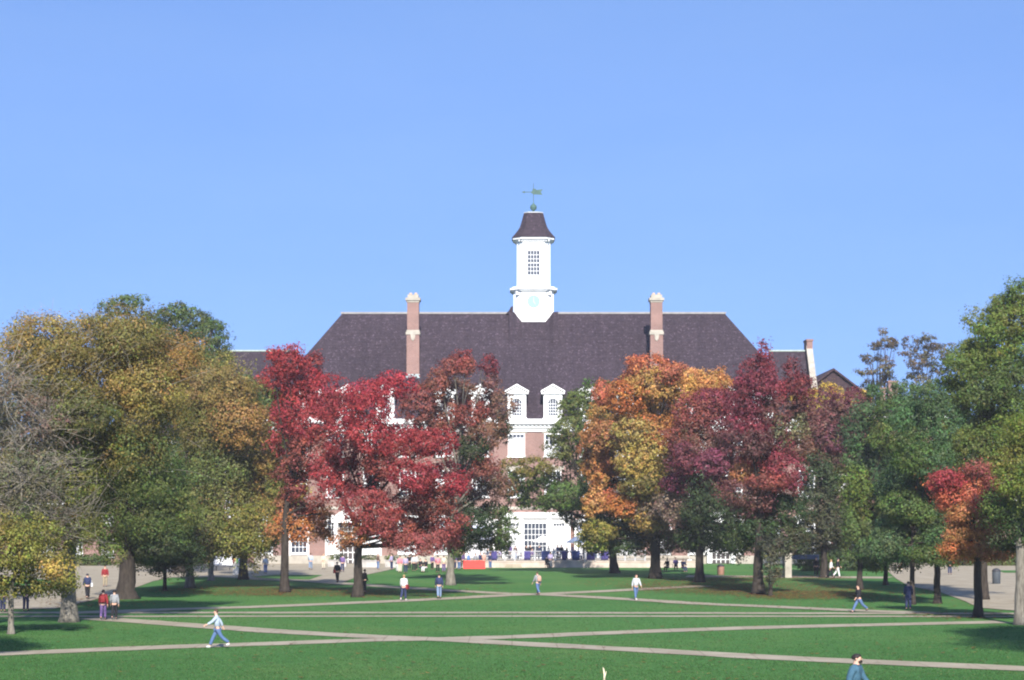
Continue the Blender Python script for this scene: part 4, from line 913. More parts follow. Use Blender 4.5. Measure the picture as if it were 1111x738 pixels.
# table under a red cloth on the lawn edge
r = empty('display_table', ((514.5 - CX) * 222 / FOC, 222, 0), 0, 'folding table under a bright red cloth at the lawn edge left of centre', 'table')
b = MB()
n = 40; top = []; bot = []
for i in range(n):
    a = 2 * PI * i / n; cx_, sx_ = math.cos(a), math.sin(a)
    e_ = 0.16
    qx = 1.15 * math.copysign(abs(cx_) ** e_, cx_); qy = .42 * math.copysign(abs(sx_) ** e_, sx_)
    top.append((qx, qy, .92)); f_ = 1.04 + .025 * math.sin(i * 2.3); bot.append((qx * f_, qy * f_, .04))
b.rings([bot, top], 0, False); b.build('tablecloth', mat('red_cloth', (0.75, 0.06, 0.05), .8, .06, 2), r)
for sx in (-1, 1):
    for sy in (-1, 1):
        b = MB(); b.tube([(sx * 1.0, sy * .3, 0), (sx * 1.0, sy * .3, .9)], .02, 6); b.build('leg', mat('dark_metal', (.04, .04, .045), .5), r)
# grey stone planters with shrubs left of the terrace
def planter(px0, px1, y, label, h=.75):
    x0, x1 = (px0 - CX) * y / FOC, (px1 - CX) * y / FOC
    r = empty('planter', ((x0 + x1) / 2, y, 0), 0, label, 'planter', 'stone planters beside the terrace'); hw = (x1 - x0) / 2
    b = MB(); b.box(-hw, hw, -.5, .5, 0, h); b.box(-hw - .06, hw + .06, -.56, .56, h + .001, h + .1); b.build('box', mat('planter_stone', (0.36, 0.34, 0.32), .9, .25, 1.5), r)
    lob = []
    for i in range(max(3, int(hw * 2))):
        lob.append(((-hw + .3 + (2 * hw - .6) * (i + .5) / max(3, int(hw * 2)), random.uniform(-.1, .1), h + .35), (.45, .4, .35), PAL[random.choice(('dkgr', 'olgr', 'green'))]))
    link('shrub', crown_mesh(lob, y, 0.8, 2.0, .5), LEAF, r)
planter(356, 376, 231, 'long grey planter left of the pedimented doorway'); planter(384, 412, 228, 'long grey planter right of the pedimented doorway'); planter(418, 436, 229, 'short grey planter beside the seated group')
# white board and poster column on the left plaza
r = empty('notice_board', (*W(242, 600, 214).xy, 0), .1, 'large white notice board on dark legs on the left plaza', 'sign')
b = MB(); b.box(-.95, .95, -.04, .04, .65, 2.15); b.build('board', mat('white_panel', (.82, .82, .82), .5, .03), r)
b = MB(); b.box(-1.0, 1.0, -.06, -.041, 2.1, 2.2); b.box(-1.0, 1.0, -.06, -.041, .6, .68); b.box(-1.0, -.93, -.06, -.041, .68, 2.1); b.box(.93, 1.0, -.06, -.041, .68, 2.1); b.build('frame', mat('grey_metal', (.45, .45, .46), .5), r)
for sx in (-.7, .7):
    b = MB(); b.box(sx - .05, sx + .05, -.035, .035, 0, .649); b.box(sx - .07, sx + .07, -.4, .4, 0.0, .05); b.build('leg', mat('dark_metal', (.04, .04, .045), .5), r)
r = empty('poster_column', (*W(258, 600, 200).xy, 0), 0, 'round cream poster column with colourful bills at its top', 'column')
b = MB(); b.lathe([(.52, 0), (.52, .12), (.45, .16), (.45, 2.0)], 20); b.build('drum', mat('cream_panel', (.62, .56, .46), .8, .15, 2), r)
b = MB(); b.lathe([(.55, 2.001), (.55, 2.1), (.3, 2.3), (.05, 2.4)], 20); b.build('cap', mat('olive_yellow_cap', (.45, .45, .12), .7), r)
for i, c_ in enumerate(((.65, .08, .06), (.7, .5, .08), (.15, .42, .12), (.12, .2, .5), (.75, .72, .66))):
    a = -PI / 2 + (i - 2) * .5
    b = MB(); pts = []
    for t in (-.2, 0, .2): pts.append((.458 * math.cos(a + t), .458 * math.sin(a + t)))
    z0 = 1.35 if i % 2 else 1.15
    b.add([(x, y, z0) for x, y in pts] + [(x, y, z0 + .55) for x, y in pts], [(0, 1, 4, 3), (1, 2, 5, 4)])
    b.build('poster', mat('poster_%d' % i, c_, .7), r)
# gate pillar, litter bins, hedge, utility box
def pillar(px, py, h, wpx, label):
    B = G(px, py); w_ = wpx * B.y / FOC / 2
    r = empty('gate_pillar', B, 0, label, 'pillar')
    b = MB(); b.box(-w_, w_, -w_, w_, 0, h); b.build('shaft', STONE, r)
    b = MB(); b.box(-w_ - .08, w_ + .08, -w_ - .08, w_ + .08, h + .001, h + .15); b.box(-w_ + .02, w_ - .02, -w_ + .02, w_ - .02, h + .151, h + .22); b.build('cap', STONE, r)
pillar(855, 627, 2.1, 7, 'square pale stone pillar beside the dark low sign under the plum brown tree')
r = empty('low_sign', G(862, 624), 0, 'low dark blue sign panel beside the stone pillar', 'sign')
b = MB(); b.box(-1.2, 2.4, -.06, .06, 1.55, 2.0); b.build('panel', mat('sign_blue', (.06, .09, .16), .5), r)
for sx in (-1.1, 2.3):
    b = MB(); b.box(sx - .06, sx + .06, -.05, .05, 0, 1.549); b.build('post', mat('dark_metal', (.04, .04, .045), .5), r)
def bin_(px, py, label, col, h=1.0):
    r = empty('litter_bin', G(px, py), 0, label, 'bin', 'litter bins')
    b = MB(); b.lathe([(.30, 0), (.34, .05), (.36, h * .8), (.34, h * .85)], 16); b.build('drum', mat('bin_%s' % col[0], col[1], .7, .2), r)
    b = MB(); b.lathe([(.38, h * .851), (.38, h * .9), (.25, h), (.05, h * 1.06)], 16); b.build('lid', mat('dark_metal', (.04, .04, .045), .5), r)
bin_(782, 624, 'brown litter bin under the mauve red maple', ('brown', (.26, .14, .10)))
bin_(712, 619, 'grey litter bin in the shade behind the orange maple', ('grey', (.2, .2, .2)))
bin_(1081, 634, 'large dark bin on the right plaza', ('dark', (.05, .06, .07)), 1.3)
bin_(433, 619.5, 'pale grey bin beside the seated group', ('pale', (.5, .48, .45)), .9)
def hedge(px0, px1, y, h, label, cks, dp=1.0):
    x0, x1 = (px0 - CX) * y / FOC, (px1 - CX) * y / FOC
    n = max(4, int((x1 - x0) / 1.0)); lob = []
    for i in range(n):
        for zz in (h * .3, h * .72):
            lob.append(((-(x1 - x0) / 2 + (x1 - x0) * (i + .5) / n, random.uniform(-.2, .2), zz), (.85, dp, h * .34), PAL[random.choice(cks)]))
    r = empty('hedge', ((x0 + x1) / 2, y, 0), 0, label, 'hedge')
    link('foliage', crown_mesh(lob, y, .9, 2.2, .6), LEAF, r)
    b = MB()
    for i in range(n): xx = -(x1 - x0) / 2 + (x1 - x0) * (i + .5) / n; b.tube([(xx, 0, 0), (xx + .1, .05, h * .6)], [.05, .02], 5)
    b.build('stems', BARK, r)
hedge(866, 962, 214, 2.3, 'clipped dark green hedge behind the strolling couple at right', ('green', 'dkgr', 'mgreen'))
hedge(-60, 120, 236, 1.3, 'low hedge before the small brick house at left', ('green', 'olgr'))
hedge(1030, 1250, 236, 1.6, 'hedge beyond the right plaza', ('green', 'dkol', 'olgr'))
# neighbouring houses
def house(x, y, wd, dp, h, rh, label, roofm, gable_front=False, nwin=5, floors=2, brickm=BRICK, chim=()):
    r = empty('brick_house', (x, y, 0), 0, label, 'building')
    b = MB(); b.box(-wd / 2, wd / 2, 0, dp, 0, h); b.build('wall', brickm, r)
    b = MB(); e_ = .5
    if gable_front:
        b.prism([(-wd / 2, h - .01), (wd / 2, h - .01), (0, h + rh - .2)], .01, dp - .01); b.build('gable', roofm, r); b = MB()
        b.prism([(-wd / 2 - e_, h - .4), (0, h + rh), (wd / 2 + e_, h - .4), (wd / 2 + e_, h - .1), (0, h + rh + .3), (-wd / 2 - e_, h - .1)], -e_, dp + e_)
    else:
        b.add([(-wd / 2 - e_, -e_, h), (wd / 2 + e_, -e_, h), (wd / 2 + e_, dp + e_, h), (-wd / 2 - e_, dp + e_, h), (-wd / 2 + dp / 2, dp / 2, h + rh), (wd / 2 - dp / 2, dp / 2, h + rh)], [(0, 1, 5, 4), (1, 2, 5), (2, 3, 4, 5), (3, 0, 4), (3, 2, 1, 0)])
    b.build('roof', roofm, r)
    fh = h / floors
    for f_ in range(floors):
        for i in range(nwin):
            put('hw', 1.5, 2.1, 3, 4, 0.5, -wd / 2 + wd * (i + .5) / nwin, f_ * fh + fh * .25, -.001, parent=r)
    b = MB(); b.box(-wd / 2 - .1, wd / 2 + .1, -.3, -.005, h - .35, h - .02); b.build('cornice', brickm if gable_front else WHITE, r)
    for (cxx, cyy, ch, cw) in chim:
        b = MB(); b.box(cxx - cw / 2, cxx + cw / 2, cyy - .6, cyy + .6, h, ch); b.box(cxx - cw / 2 - .1, cxx + cw / 2 + .1, cyy - .7, cyy + .7, ch + .001, ch + .3); b.build('chimney', brickm, r)
    return r
RB = roof_mat('roof_brown_shingles', (1.35, 1.15, 1.0))
d_ = 280; kk = d_ / FOC
house((904 - CX) * kk, d_, 46 * kk * 1.5, 14, CAM_H - (428 - HOR) * kk, 26 * kk, 'brick house with brown gabled roof behind the right gable of the long building', RB, True, 4, 3)
house((985 - CX) * kk, d_ + 2, 12, 12, CAM_H - (450 - HOR) * kk, 3, 'brick house with twin chimneys below the feathery conifers', RB, False, 4, 3, chim=((-1.2, 3, CAM_H - (413 - HOR) * kk, 1.3), (-5.0, 3, CAM_H - (424 - HOR) * kk, 1.0), (-2.4, 4, CAM_H - (420 - HOR) * kk, .7)))
house(-60, 245, 26, 12, 7.5, 4, 'small brick house with white windows beyond the left plaza', RB, False, 7, 2)
house(78, 246, 44, 12, 8.0, 4, 'long brick house beyond the right plaza', RB, False, 12, 2)

# pale stake in the near lawn
b = MB(); b.tube([(0, 0, 0), (.01, 0, .35), (-.02, 0, .62)], [.05, .04, .02], 6); b.tube([(.02, 0, .2), (.09, .02, .5)], [.025, .015], 5); b.tube([(0, 0, .3), (-.05, .02, .68)], [.02, .012], 5)
o = b.build('wooden_stake', mat('pale_wood', (.62, .52, .38), .9, .2, 8)); o.location = G(655.5, 741); o.scale = (.8, .8, .8); tag(o, 'short pale splintered wooden stake in the near lawn at the bottom centre', 'stake')

# ------------------------------------------------------------------ people
SKIN = mat('skin', (.55, .33, .24), .6)
def skin_mesh(name, verts, edges, radii, root=0, sub=1):
    me = bpy.data.meshes.new(name); me.from_pydata([tuple(v) for v in verts], edges, [])
    o = bpy.data.objects.new('tmp', me); COL.objects.link(o)
    o.modifiers.new('skin', 'SKIN').use_smooth_shade = True
    if not me.skin_vertices: me.attributes
    sk = me.skin_vertices[0].data
    for i, r in enumerate(radii):
        sk[i].radius = r if isinstance(r, tuple) else (r, r); sk[i].use_root = (i == root)
    s_ = o.modifiers.new('sub', 'SUBSURF'); s_.levels = sub; s_.render_levels = sub
    dg = bpy.context.evaluated_depsgraph_get()
    out = bpy.data.meshes.new_from_object(o.evaluated_get(dg)); out.name = name
    bpy.data.objects.remove(o); bpy.data.meshes.remove(me)
    for p_ in out.polygons: p_.use_smooth = True
    return out
def skin_init():
    pass
def cloth(name, col): return mat('cloth_' + name, tuple(c_ * .75 for c_ in col), .9, .15, 9.0)
CL = dict(jeans=(.10, .17, .33), djeans=(.035, .045, .11), ljeans=(.20, .28, .42), black=(.018, .018, .022), navy=(.03, .04, .10), white=(.75, .75, .74), grey=(.30, .31, .33), lgrey=(.55, .56, .58), lblue=(.42, .50, .60),
          teal=(.055, .13, .19), red=(.26, .025, .03), pink=(.70, .25, .30), peach=(.62, .36, .28), purple=(.16, .10, .26), cream=(.65, .58, .45), brown=(.12, .07, .05), blue=(.16, .28, .55), lilac=(.42, .36, .55), khaki=(.36, .30, .20))
HAIR = dict(dark=(.02, .014, .012), brown=(.06, .035, .02), blond=(.30, .20, .09), grey=(.3, .3, .3), cap=(.03, .03, .04))
def person(label, loc, h, face, top, bottom, pose='walk', stride=.42, arm=.5, hair='dark', shoes='black', group='people on the quad', longhair=False, beard=False, phase=1, detail=1, coat=False):
    """face: heading, 0 = towards the camera, +90 = to the viewer's right; local forward is -Y"""
    r = empty('person', loc, math.radians(face), label, 'person', group)
    s = h / 1.75
    V = lambda x, y, z: Vector((x, y, z)) * s
    hipz, bob = 0.93, 0.0
    legs = {}
    if pose == 'walk':
        bob = -0.9 * (1 - math.cos(stride)) * .9
        for sd, a, kb in ((-1, stride * phase, .12), (1, -stride * phase, .35)):
            if a < 0: kb = .45
            else: kb = .08
            hp = V(sd * .095, 0, hipz - .04 + bob)
            kn = hp + V(0, -math.sin(a) * .43, -math.cos(a) * .43)
            a2 = a - kb
            an = kn + V(0, -math.sin(a2) * .41, -math.cos(a2) * .41)
            toe = an + (V(0, -.17, -.03) if a > 0 else V(0, -.14, -.08))
            legs[sd] = (hp, kn, an, toe)
        m_ = min(l[2].z for l in legs.values()) - .075 * s
        dz = -m_
        m2 = min(min(l[3].z - .035 * s for l in legs.values()), m_)
        dz = -m2
    elif pose == 'stand':
        for sd in (-1, 1):
            hp = V(sd * .095, 0, hipz - .04); kn = V(sd * .105, -.02, .48); an = V(sd * .11, .01, .085); legs[sd] = (hp, kn, an, an + V(sd * .03, -.16, -.045))
        dz = 0
    else:   # sit, seat height .45
        for sd in (-1, 1):
            hp = V(sd * .095, 0, .53); kn = V(sd * .13, -.42, .52); an = V(sd * .13, -.44, .085); legs[sd] = (hp, kn, an, an + V(0, -.16, -.045))
        bob = .57 - hipz; dz = 0
    D = Vector((0, 0, dz))
    for sd in legs: legs[sd] = tuple(q + D for q in legs[sd])
    z0 = bob + dz / s
    ln = -.05 if pose == 'walk' else -.01
    pel = V(0, 0, hipz + z0); wai = V(0, ln * .3, 1.10 + z0); che = V(0, ln * .8, 1.31 + z0); nb = V(0, ln, 1.455 + z0); hb = V(0, ln - .02, 1.53 + z0); hc = V(0, ln - .03, 1.63 + z0); ht = V(0, ln - .015, 1.71 + z0)
    arms = {}
    for sd in (-1, 1):
        a = -arm * phase * (-1 if sd > 0 else 1) if pose == 'walk' else (.12 if pose == 'stand' else .5)
        sh = V(sd * .185, ln, 1.41 + z0)
        el = sh + V(sd * .05, -math.sin(a) * .29, -math.cos(a) * .29)
        a2 = a + (.35 if pose != 'sit' else .9)
        wr = el + V(sd * .01 if pose != 'sit' else -sd * .05, -math.sin(a2) * .25, -math.cos(a2) * .25)
        ha = wr + (wr - el).normalized() * .09 * s
        arms[sd] = (sh, el, wr, ha)
    R = lambda x: x * s
    # body: one continuous surface from the pelvis
    vs = [pel, wai, che, nb, hb, hc, ht]; rd = [(R(.15), R(.105)), (R(.135), R(.095)), (R(.155), R(.11)), R(.058), R(.068), (R(.080), R(.098)), (R(.062), R(.075))]
    ed = [(0, 1), (1, 2), (2, 3), (3, 4), (4, 5), (5, 6)]
    def chain(par, pts, rs):
        for q, rr_ in zip(pts, rs):
            vs.append(q); rd.append(rr_); ed.append((par, len(vs) - 1)); par = len(vs) - 1
    for sd in (-1, 1):
        chain(2, arms[sd], [R(.058), R(.042), R(.030), R(.034)])
        chain(0, legs[sd], [R(.085), R(.058), R(.042), R(.032)])
    body = skin_mesh('body', vs, ed, rd)
    mb = MB()
    nose = hc + V(0, -.098, -.015); mb.tube([hc + V(0, -.07, .015), nose, hc + V(0, -.07, -.03)], [R(.008), R(.017), R(.010)], 5)
    for sd in (-1, 1):
        mb.ball(hc + V(sd * .083, .01, -.01), R(.028), 6, 4, 0, (.45, .8, 1.1))
        hd = (arms[sd][3] - arms[sd][2]).normalized(); fw = Vector((0, -1, 0)); fw = (fw - hd * fw.dot(hd)).normalized(); sdv = hd.cross(fw)
        for k_ in range(4):
            o0 = arms[sd][3] + fw * R(.028 - .018 * k_) + hd * R(.01); l_ = R((.075, .085, .08, .062)[k_])
            mb.tube([o0, o0 + hd * l_ * .55 - sdv * sd * R(.004), o0 + hd * l_ - sdv * sd * R(.022)], [R(.010), R(.009), R(.006)], 5)
        o0 = arms[sd][2] + hd * R(.03) + fw * R(.025)
        mb.tube([o0, o0 + fw * R(.03) + hd * R(.03), o0 + fw * R(.034) + hd * R(.062)], [R(.012), R(.010), R(.007)], 5)
    # features are merged into the body mesh
    fm = mb.mesh('f'); bm = bmesh.new(); bm.from_mesh(body); bm.from_mesh(fm); bm.to_mesh(body); bm.free(); bpy.data.meshes.remove(fm)
    for p_ in body.polygons: p_.use_smooth = True
    body.materials.clear(); link('body', body, SKIN, r)
    # clothes
    vs, rd, ed = [pel + V(0, 0, -.02), wai, che, nb + V(0, 0, -.03)], [(R(.205), R(.16)), (R(.195), R(.15)), (R(.205), R(.155)), R(.085)], [(0, 1), (1, 2), (2, 3)]
    if coat:
        vs.append(pel + V(0, 0, -.35)); rd.append((R(.19), R(.16))); ed.append((0, 4))
    for sd in (-1, 1): chain(2, arms[sd][:3], [R(.092), R(.072), R(.055)])
    top_m = skin_mesh('jacket', vs, ed, rd); top_m.materials.clear(); link('jacket', top_m, cloth(top, CL[top]), r)
    vs, rd, ed = [pel + V(0, 0, .03)], [(R(.162), R(.12))], []
    for sd in (-1, 1): chain(0, [legs[sd][0] + V(0, 0, -.06), legs[sd][1], legs[sd][2] + V(0, 0, .02)], [R(.112), R(.088), R(.078)])
    tm = skin_mesh('trousers', vs, ed, rd); tm.materials.clear(); link('trousers', tm, cloth(bottom, CL[bottom]), r)
    for sd in (-1, 1):
        an, toe = legs[sd][2], legs[sd][3]
        dr_ = (toe - an).normalized()
        sh_ = skin_mesh('shoe', [an + V(0, .035, -.035), an.lerp(toe, .5) + V(0, 0, -.012), toe], [(0, 1), (1, 2)], [R(.045), R(.048), R(.036)], 1)
        sh_.materials.clear(); link('shoe', sh_, cloth('shoe_' + shoes, CL[shoes]), r)
    # hair
    mb = MB(); n_, m_ = 12, 6; rs = []
    for i in range(m_ + 1):
        th = (PI * .60) * (1 - i / m_) + .03
        rs.append([hc + V(.094 * math.sin(th) * math.cos(2 * PI * j / n_), .012 + .112 * math.sin(th) * math.sin(2 * PI * j / n_) + (.03 if th > 1.1 and math.sin(2 * PI * j / n_) < -.3 else 0), .012 + .108 * math.cos(th) + (.055 if th > 1.3 and math.sin(2 * PI * j / n_) < -.3 else 0)) for j in range(n_)])
    mb.rings(rs)
    if longhair: mb.tube([hc + V(0, .06, .02), hc + V(0, .09, -.10), hc + V(0, .085, -.22)], [R(.085), R(.08), R(.05)], 8)
    mb.build('hair', mat('hair_' + hair, HAIR[hair], .6, .2, 20), r)
    if beard:
        mb = MB(); mb.ball(hc + V(0, -.05, -.085), R(.062), 10, 6, 0, (1.05, .85, .75)); mb.build('beard', mat('hair_' + hair, HAIR[hair], .6, .2, 20), r)
    return r
def backpack(loc, face, h, z, m, label):
    o_ = MB(); s = h / 1.75
    pr = []
    for (zz, wx, wy) in ((0, .13, .06), (.05, .155, .085), (.25, .15, .09), (.38, .12, .07), (.42, .07, .04)):
        pr.append([(wx * math.copysign(abs(math.cos(t)) ** .6, math.cos(t)), wy * math.copysign(abs(math.sin(t)) ** .6, math.sin(t)), zz) for t in [2 * PI * j / 14 for j in range(14)]])
    o_.rings(pr)
    for sx in (-1, 1): o_.tube([(sx * .09, -.06, .38), (sx * .1, -.16, .42), (sx * .1, -.3, .3), (sx * .11, -.2, .08), (sx * .1, -.05, .06)], .014, 5)
    ob = o_.build('backpack', m); ob.location = Vector(loc) + Vector((0, 0, z)) + Matrix.Rotation(math.radians(face), 3, 'Z') @ Vector((0, .20, 0)); ob.rotation_euler = (0, 0, math.radians(face)); ob.scale = (s, s, s)
    tag(ob, label, 'backpack')
def handbag(loc, face, side, z, m, label, sc=1.0):
    b = MB(); b.box(-.05, .05, -.16, .16, 0, .24); b.tube([(0, -.12, .24), (0, -.08, .40), (0, .08, .40), (0, .12, .24)], .012, 5)
    ob = b.build('bag', m); ob.location = Vector(loc) + Vector((0, 0, z)) + Matrix.Rotation(math.radians(face), 3, 'Z') @ Vector((side * .27, 0, 0)); ob.rotation_euler = (0, 0, math.radians(face)); ob.scale = (sc, sc, sc)
    tag(ob, label, 'bag')
def onz(px, py, z=0.0):
    v = G(px, py); v.z = z; return v

# near figures
person('person in pale blue grey jacket, jeans and white shoes striding left along the near path', onz(236, 703.3, .02), 1.74, -78, 'lblue', 'jeans', stride=.44, arm=.75, hair='brown', shoes='white')
person('bearded person in teal blue jacket walking right across the bottom edge', onz(926, 783.5), 1.88, 68, 'teal', 'djeans', stride=.3, arm=.3, hair='dark', beard=True).scale = (1.32, 1.32, 1.03)
# middle distance
L_ = onz(438, 652, .03); person('person in white top with red bag on the far path by the red maple', L_, 1.76, 165, 'white', 'djeans', stride=.22, arm=.2, hair='blond', shoes='white'); handbag(L_, 165, -1, .8, cloth('red', CL['red']), 'red shoulder bag beside the white topped walker', 1.2)
L_ = onz(476.5, 650, .03); person('person in dark blue top and light jeans right of the white topped walker', L_, 1.74, 185, 'navy', 'ljeans', stride=.2, arm=.2)
L_ = onz(583.5, 646, .03); person('person in grey shirt and jeans at the crossing of the far paths', L_, 1.70, 215, 'grey', 'jeans', stride=.24, arm=.3, hair='brown', shoes='brown'); backpack(L_, 215, 1.7, 1.0, cloth('peach', CL['peach']), 'peach coloured backpack on the walker at the far crossing')
person('person in pale hooded top, jeans and white shoes right of the far crossing', onz(690, 651.2, .03), 1.76, 20, 'lgrey', 'jeans', stride=.26, arm=.35, hair='brown', shoes='white')
person('person in dark jacket and blue jeans striding left under the green trees', onz(932, 665, .02), 1.74, -70, 'black', 'jeans', stride=.5, arm=.4)
person('person in long navy coat standing by the leaning trunk', onz(985.5, 662, .02), 1.76, 170, 'navy', 'navy', 'stand', coat=True)
L_ = onz(95, 650.5, .04); person('person in black jacket with white bag on the left walk', L_, 1.76, 200, 'navy', 'black', stride=.2, arm=.2, hair='cap'); handbag(L_, 200, -1, .85, cloth('white', CL['white']), 'white bag of the walker in black', 1.1)
L_ = onz(112, 673, .02); person('person in red top and purple jeans beside the thick pale trunk', L_, 1.68, 185, 'red', 'purple', stride=.2, arm=.25); backpack(L_, 185, 1.68, .98, cloth('red', CL['red']), 'red backpack on the walker in purple jeans')
person('person in grey top and black trousers next to the red backpack walker', onz(124, 672.5, .02), 1.64, 185, 'grey', 'black', stride=.2, arm=.2)
person('person in dark brown jacket and navy trousers standing behind the little yellow green tree', onz(28, 664, .04), 1.80, 175, 'brown', 'navy', 'stand')
person('person in navy jacket cut by the left picture edge', onz(3, 664.5, .04), 1.74, 160, 'navy', 'navy', 'stand')
person('person in red top standing on the sunlit left plaza', onz(114, 637, .04), 1.72, 10, 'red', 'khaki', 'stand')
L_ = onz(366, 632.5, .04); person('person in black with red bag on the light walk left of the large red maple', L_, 1.78, 200, 'black', 'black', stride=.2, arm=.2); handbag(L_, 200, 1, .8, cloth('red', CL['red']), 'red bag carried by the walker in black', 1.2)
person('person in purple jacket on the light walk behind the walker with the red bag', onz(371.5, 621, .04), 1.76, 180, 'purple', 'djeans', stride=.2)
person('person in black standing behind the trunk of the large red maple', onz(395.5, 643), 1.78, 120, 'black', 'black', 'stand')
person('person in dark clothes crouched low on the left plaza edge by the poster column', onz(265, 627.5, .04), 1.3, 90, 'black', 'black', 'sit')
person('person in pale blue top far back on the left plaza under the trees', onz(193, 620.5, .04), 1.74, -60, 'lblue', 'white', stride=.3)
person('person in white top and blue jeans right of the poster column', onz(288, 623, .04), 1.76, 190, 'white', 'blue', stride=.2)
person('person in pale top and light blue jeans left of the pedimented doorway', onz(337, 618.5, .04), 1.76, 180, 'lblue', 'ljeans', stride=.25)
person('person in cream clothes near the pedimented doorway', onz(351, 618, .04), 1.70, 0, 'cream', 'cream', 'stand', hair='blond')
person('person in white shirt and black trousers of the couple before the hedge', onz(901, 627.5, .02), 1.74, 100, 'white', 'black', stride=.3, hair='blond')
person('person in black top and white trousers of the couple before the hedge', onz(908.5, 627, .02), 1.80, 100, 'black', 'white', stride=.25, hair='cap')
person('person in black standing alone beside the low dark blue sign', onz(885.5, 625.5, .02), 1.85, 0, 'black', 'black', 'stand')
person('person in blue shirt far away on the right plaza', onz(1030.5, 624, .04), 1.76, 0, 'blue', 'djeans', 'stand')
person('person in red top resting on the right plaza behind the low green tree', onz(978, 623, .04), 1.5, -90, 'red', 'cream', 'sit')
# by the terrace
person('person in lilac top standing in front of the railing', Vector((tx(597), TY - 1.2, 0)), 1.80, 180, 'lilac', 'grey', 'stand', hair='brown')
person('person in black crouching at the terrace wall', Vector((tx(592.5), TY - 2.4, 0)), 1.7, 150, 'black', 'black', 'sit')
person('person in peach top standing right of the red table', Vector((tx(525.5), TY - 4, 0)), 1.80, 200, 'peach', 'peach', 'stand', hair='brown')
person('person in purple top standing left of the red table', Vector((tx(502.5), TY - 3, 0)), 1.80, 180, 'purple', 'black', 'stand')
for px, yy, tp, bt, po, fc, lab in (
    (549, 231.5, 'navy', 'black', 'sit', 60, 'person in navy seated left of the central bay window'), (566, 232.5, 'lgrey', 'djeans', 'sit', -70, 'person in light grey seated under the left side window'),
    (575.5, 235, 'black', 'black', 'stand', 0, 'person in black standing before the dark central window'), (577, 231.7, 'purple', 'djeans', 'sit', 80, 'person in purple seated beneath the parasol'),
    (609, 233.5, 'black', 'navy', 'stand', 20, 'person in black standing under the right side window'), (600, 231.7, 'white', 'djeans', 'sit', 80, 'person in white seated behind the railing'),
    (627, 231.2, 'blue', 'djeans', 'sit', 70, 'person in blue seated beneath the right parasol'), (641, 231.2, 'purple', 'black', 'sit', -80, 'person in purple seated near the leaning trunk'),
    (529, 231.2, 'navy', 'djeans', 'sit', 80, 'person in navy seated at the left end of the railing'), (543, 231.2, 'lilac', 'djeans', 'sit', -80, 'person in lilac seated behind the railing left end')):
    person(lab, Vector(((px - CX) * yy / FOC, yy, TZ)), 1.74, fc, tp, bt, po, group='people on the terrace')
for px, py, tp, bt, po, fc, lab in (
    (449, 620, 'lgrey', 'black', 'stand', 0, 'person in light grey standing in the group left of the brown trunk'), (456, 620.5, 'black', 'djeans', 'sit', 40, 'person in black seated in the group left of the brown trunk'),
    (462, 621, 'black', 'white', 'sit', -40, 'person in black and white seated in the group left of the brown trunk'), (440, 622, 'lilac', 'navy', 'stand', 180, 'person in lilac standing behind the white topped walker'),
    (434, 621.5, 'pink', 'cream', 'stand', 0, 'person in pale pink standing left of the person in lilac'), (475, 621.5, 'pink', 'black', 'stand', 180, 'person in bright pink standing behind the dark blue walker'),
    (481.5, 621, 'cream', 'purple', 'stand', 180, 'person in cream standing right of the person in bright pink'),
    (724, 620.5, 'black', 'black', 'sit', -30, 'person in black seated in the shade under the orange maple'), (741, 621, 'navy', 'navy', 'sit', 30, 'person in navy seated at the table under the trees'), (733, 619, 'purple', 'black', 'sit', 0, 'person in purple seated at the shaded table')):
    person(lab, onz(px, py), 1.76, fc, tp, bt, po, group='people by the terrace')
extra = [('navy', 'black'), ('purple', 'navy'), ('black', 'jeans'), ('blue', 'black'), ('grey', 'black'), ('navy', 'khaki'), ('purple', 'black'), ('white', 'black'), ('black', 'black'), ('lilac', 'navy'), ('brown', 'jeans'), ('navy', 'jeans')]
spots = [(489, 618.6, 'beside the stout trunk of the rusty brown maple'), (493.5, 617.8, 'just right of the rusty brown maple trunk'), (498, 618.4, 'two steps left of the red table'), (508, 617.0, 'behind the left half of the red table'), (516, 616.8, 'behind the middle of the red table'), (521, 617.0, 'behind the right end of the red table'),
         (469, 618.4, 'right of the seated group'), (452, 618.6, 'behind the seated group'), (444, 618.4, 'behind the person in lilac'), (425, 618.4, 'at the end of the light walk'), (410, 618.2, 'before the long planter'), (532, 617.3, 'at the left foot of the terrace wall')]
for (tp, bt), (px, py, wh) in zip(extra, spots):
    person('person in %s top standing %s' % (tp, wh), onz(px, py), random.uniform(1.64, 1.84), random.uniform(-180, 180), tp, bt, 'stand', group='people by the terrace', hair=random.choice(('dark', 'brown', 'cap')))
for i, (px, tp) in enumerate(((533, 'black'), (539, 'navy'), (553, 'purple'), (559, 'brown'), (571, 'black'), (585, 'navy'), (595, 'grey'), (605, 'navy'), (615, 'black'), (621, 'lilac'), (633, 'navy'), (646, 'black'), (652, 'blue'), (660, 'navy'))):
    yy = 233.6 + (i % 3) * 1.3
    person('person in %s top standing in the rear row on the terrace, %s from the left' % (tp, ('first', 'second', 'third', 'fourth', 'fifth', 'sixth', 'seventh', 'eighth', 'ninth', 'tenth', 'eleventh', 'twelfth', 'thirteenth', 'last')[i]), Vector(((px - CX) * yy / FOC, yy, TZ)), random.uniform(1.62, 1.8), random.uniform(-180, 180), tp, random.choice(('black', 'navy', 'jeans')), 'stand', group='people on the terrace', hair=random.choice(('dark', 'brown', 'blond')))
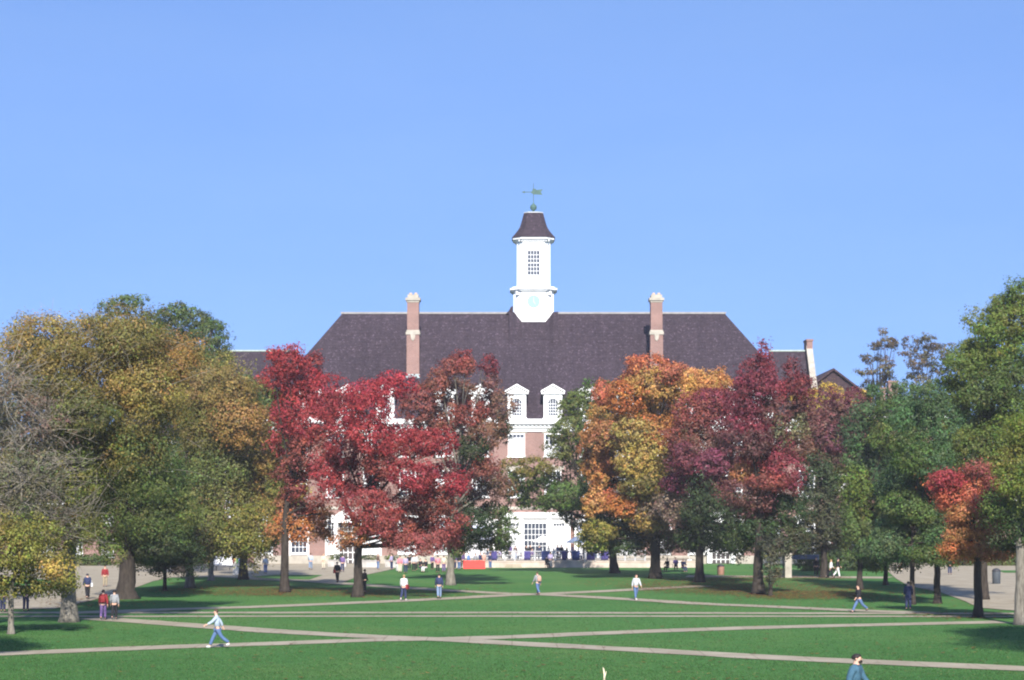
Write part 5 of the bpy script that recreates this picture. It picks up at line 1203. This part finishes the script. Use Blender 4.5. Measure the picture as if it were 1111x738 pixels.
# tiny stools so that seated people rest on something
def stool(px, py, z, label, y=None, h=.44):
    loc = onz(px, py) if y is None else Vector(((px - CX) * y / FOC, y, z))
    r = empty('stool', loc, 0, label, 'stool', 'stools under seated people')
    b = MB(); b.lathe([(.19, h - .05), (.2, h - .02), (.18, h)], 14); b.build('seat', mat('dark_metal', (.04, .04, .045), .5), r)
    for i in range(3):
        a = 2 * PI * i / 3; b = MB(); b.tube([(.2 * math.cos(a), .2 * math.sin(a), 0), (.08 * math.cos(a), .08 * math.sin(a), h - .04)], .015, 5); b.build('leg', mat('dark_metal', (.04, .04, .045), .5), r)
for px, yy, lab in ((549, 231.5, 'navy person left of the central bay'), (566, 232.5, 'light grey person'), (577, 231.7, 'purple person beneath the parasol'), (600, 231.7, 'white clad person'), (627, 231.2, 'blue clad person'), (641, 231.2, 'purple person near the leaning trunk'), (529, 231.2, 'navy person at the railing end'), (543, 231.2, 'lilac seated person')):
    stool(px, 0, TZ, 'dark stool under the seated ' + lab, yy)
for px, py, lab in ((456, 620.5, 'black clad person in the group'), (462, 621, 'black and white clad person in the group'), (724, 620.5, 'black clad person under the orange maple'), (741, 621, 'navy person at the shaded table'), (733, 619, 'purple person at the shaded table')):
    stool(px, py, 0, 'dark stool under the seated ' + lab)
stool(592.5, 0, 0, 'dark stool under the person in black at the terrace wall', TY - 2.4, .43)
stool(265, 627.5, 0, 'dark low stool under the crouched person by the poster column', None, .33)
stool(978, 623, 0, 'dark stool under the person in red on the right plaza', None, .38)


# ------------------------------------------------------------------ the air
m = bpy.data.materials.new('haze_air'); m.use_nodes = True; nt = m.node_tree; nt.nodes.remove(nt.nodes['Principled BSDF'])
v = nt.nodes.new('ShaderNodeVolumePrincipled'); v.inputs['Color'].default_value = (0.9, 0.92, 1.0, 1); v.inputs['Density'].default_value = 0.00018; v.inputs['Anisotropy'].default_value = 0.0
nt.links.new(v.outputs[0], nt.nodes['Material Output'].inputs['Volume'])
b = MB(); b.box(-3100, 3100, -300, 4100, -1.0, 50.0)
tag(b.build('haze', m), kind='stuff')
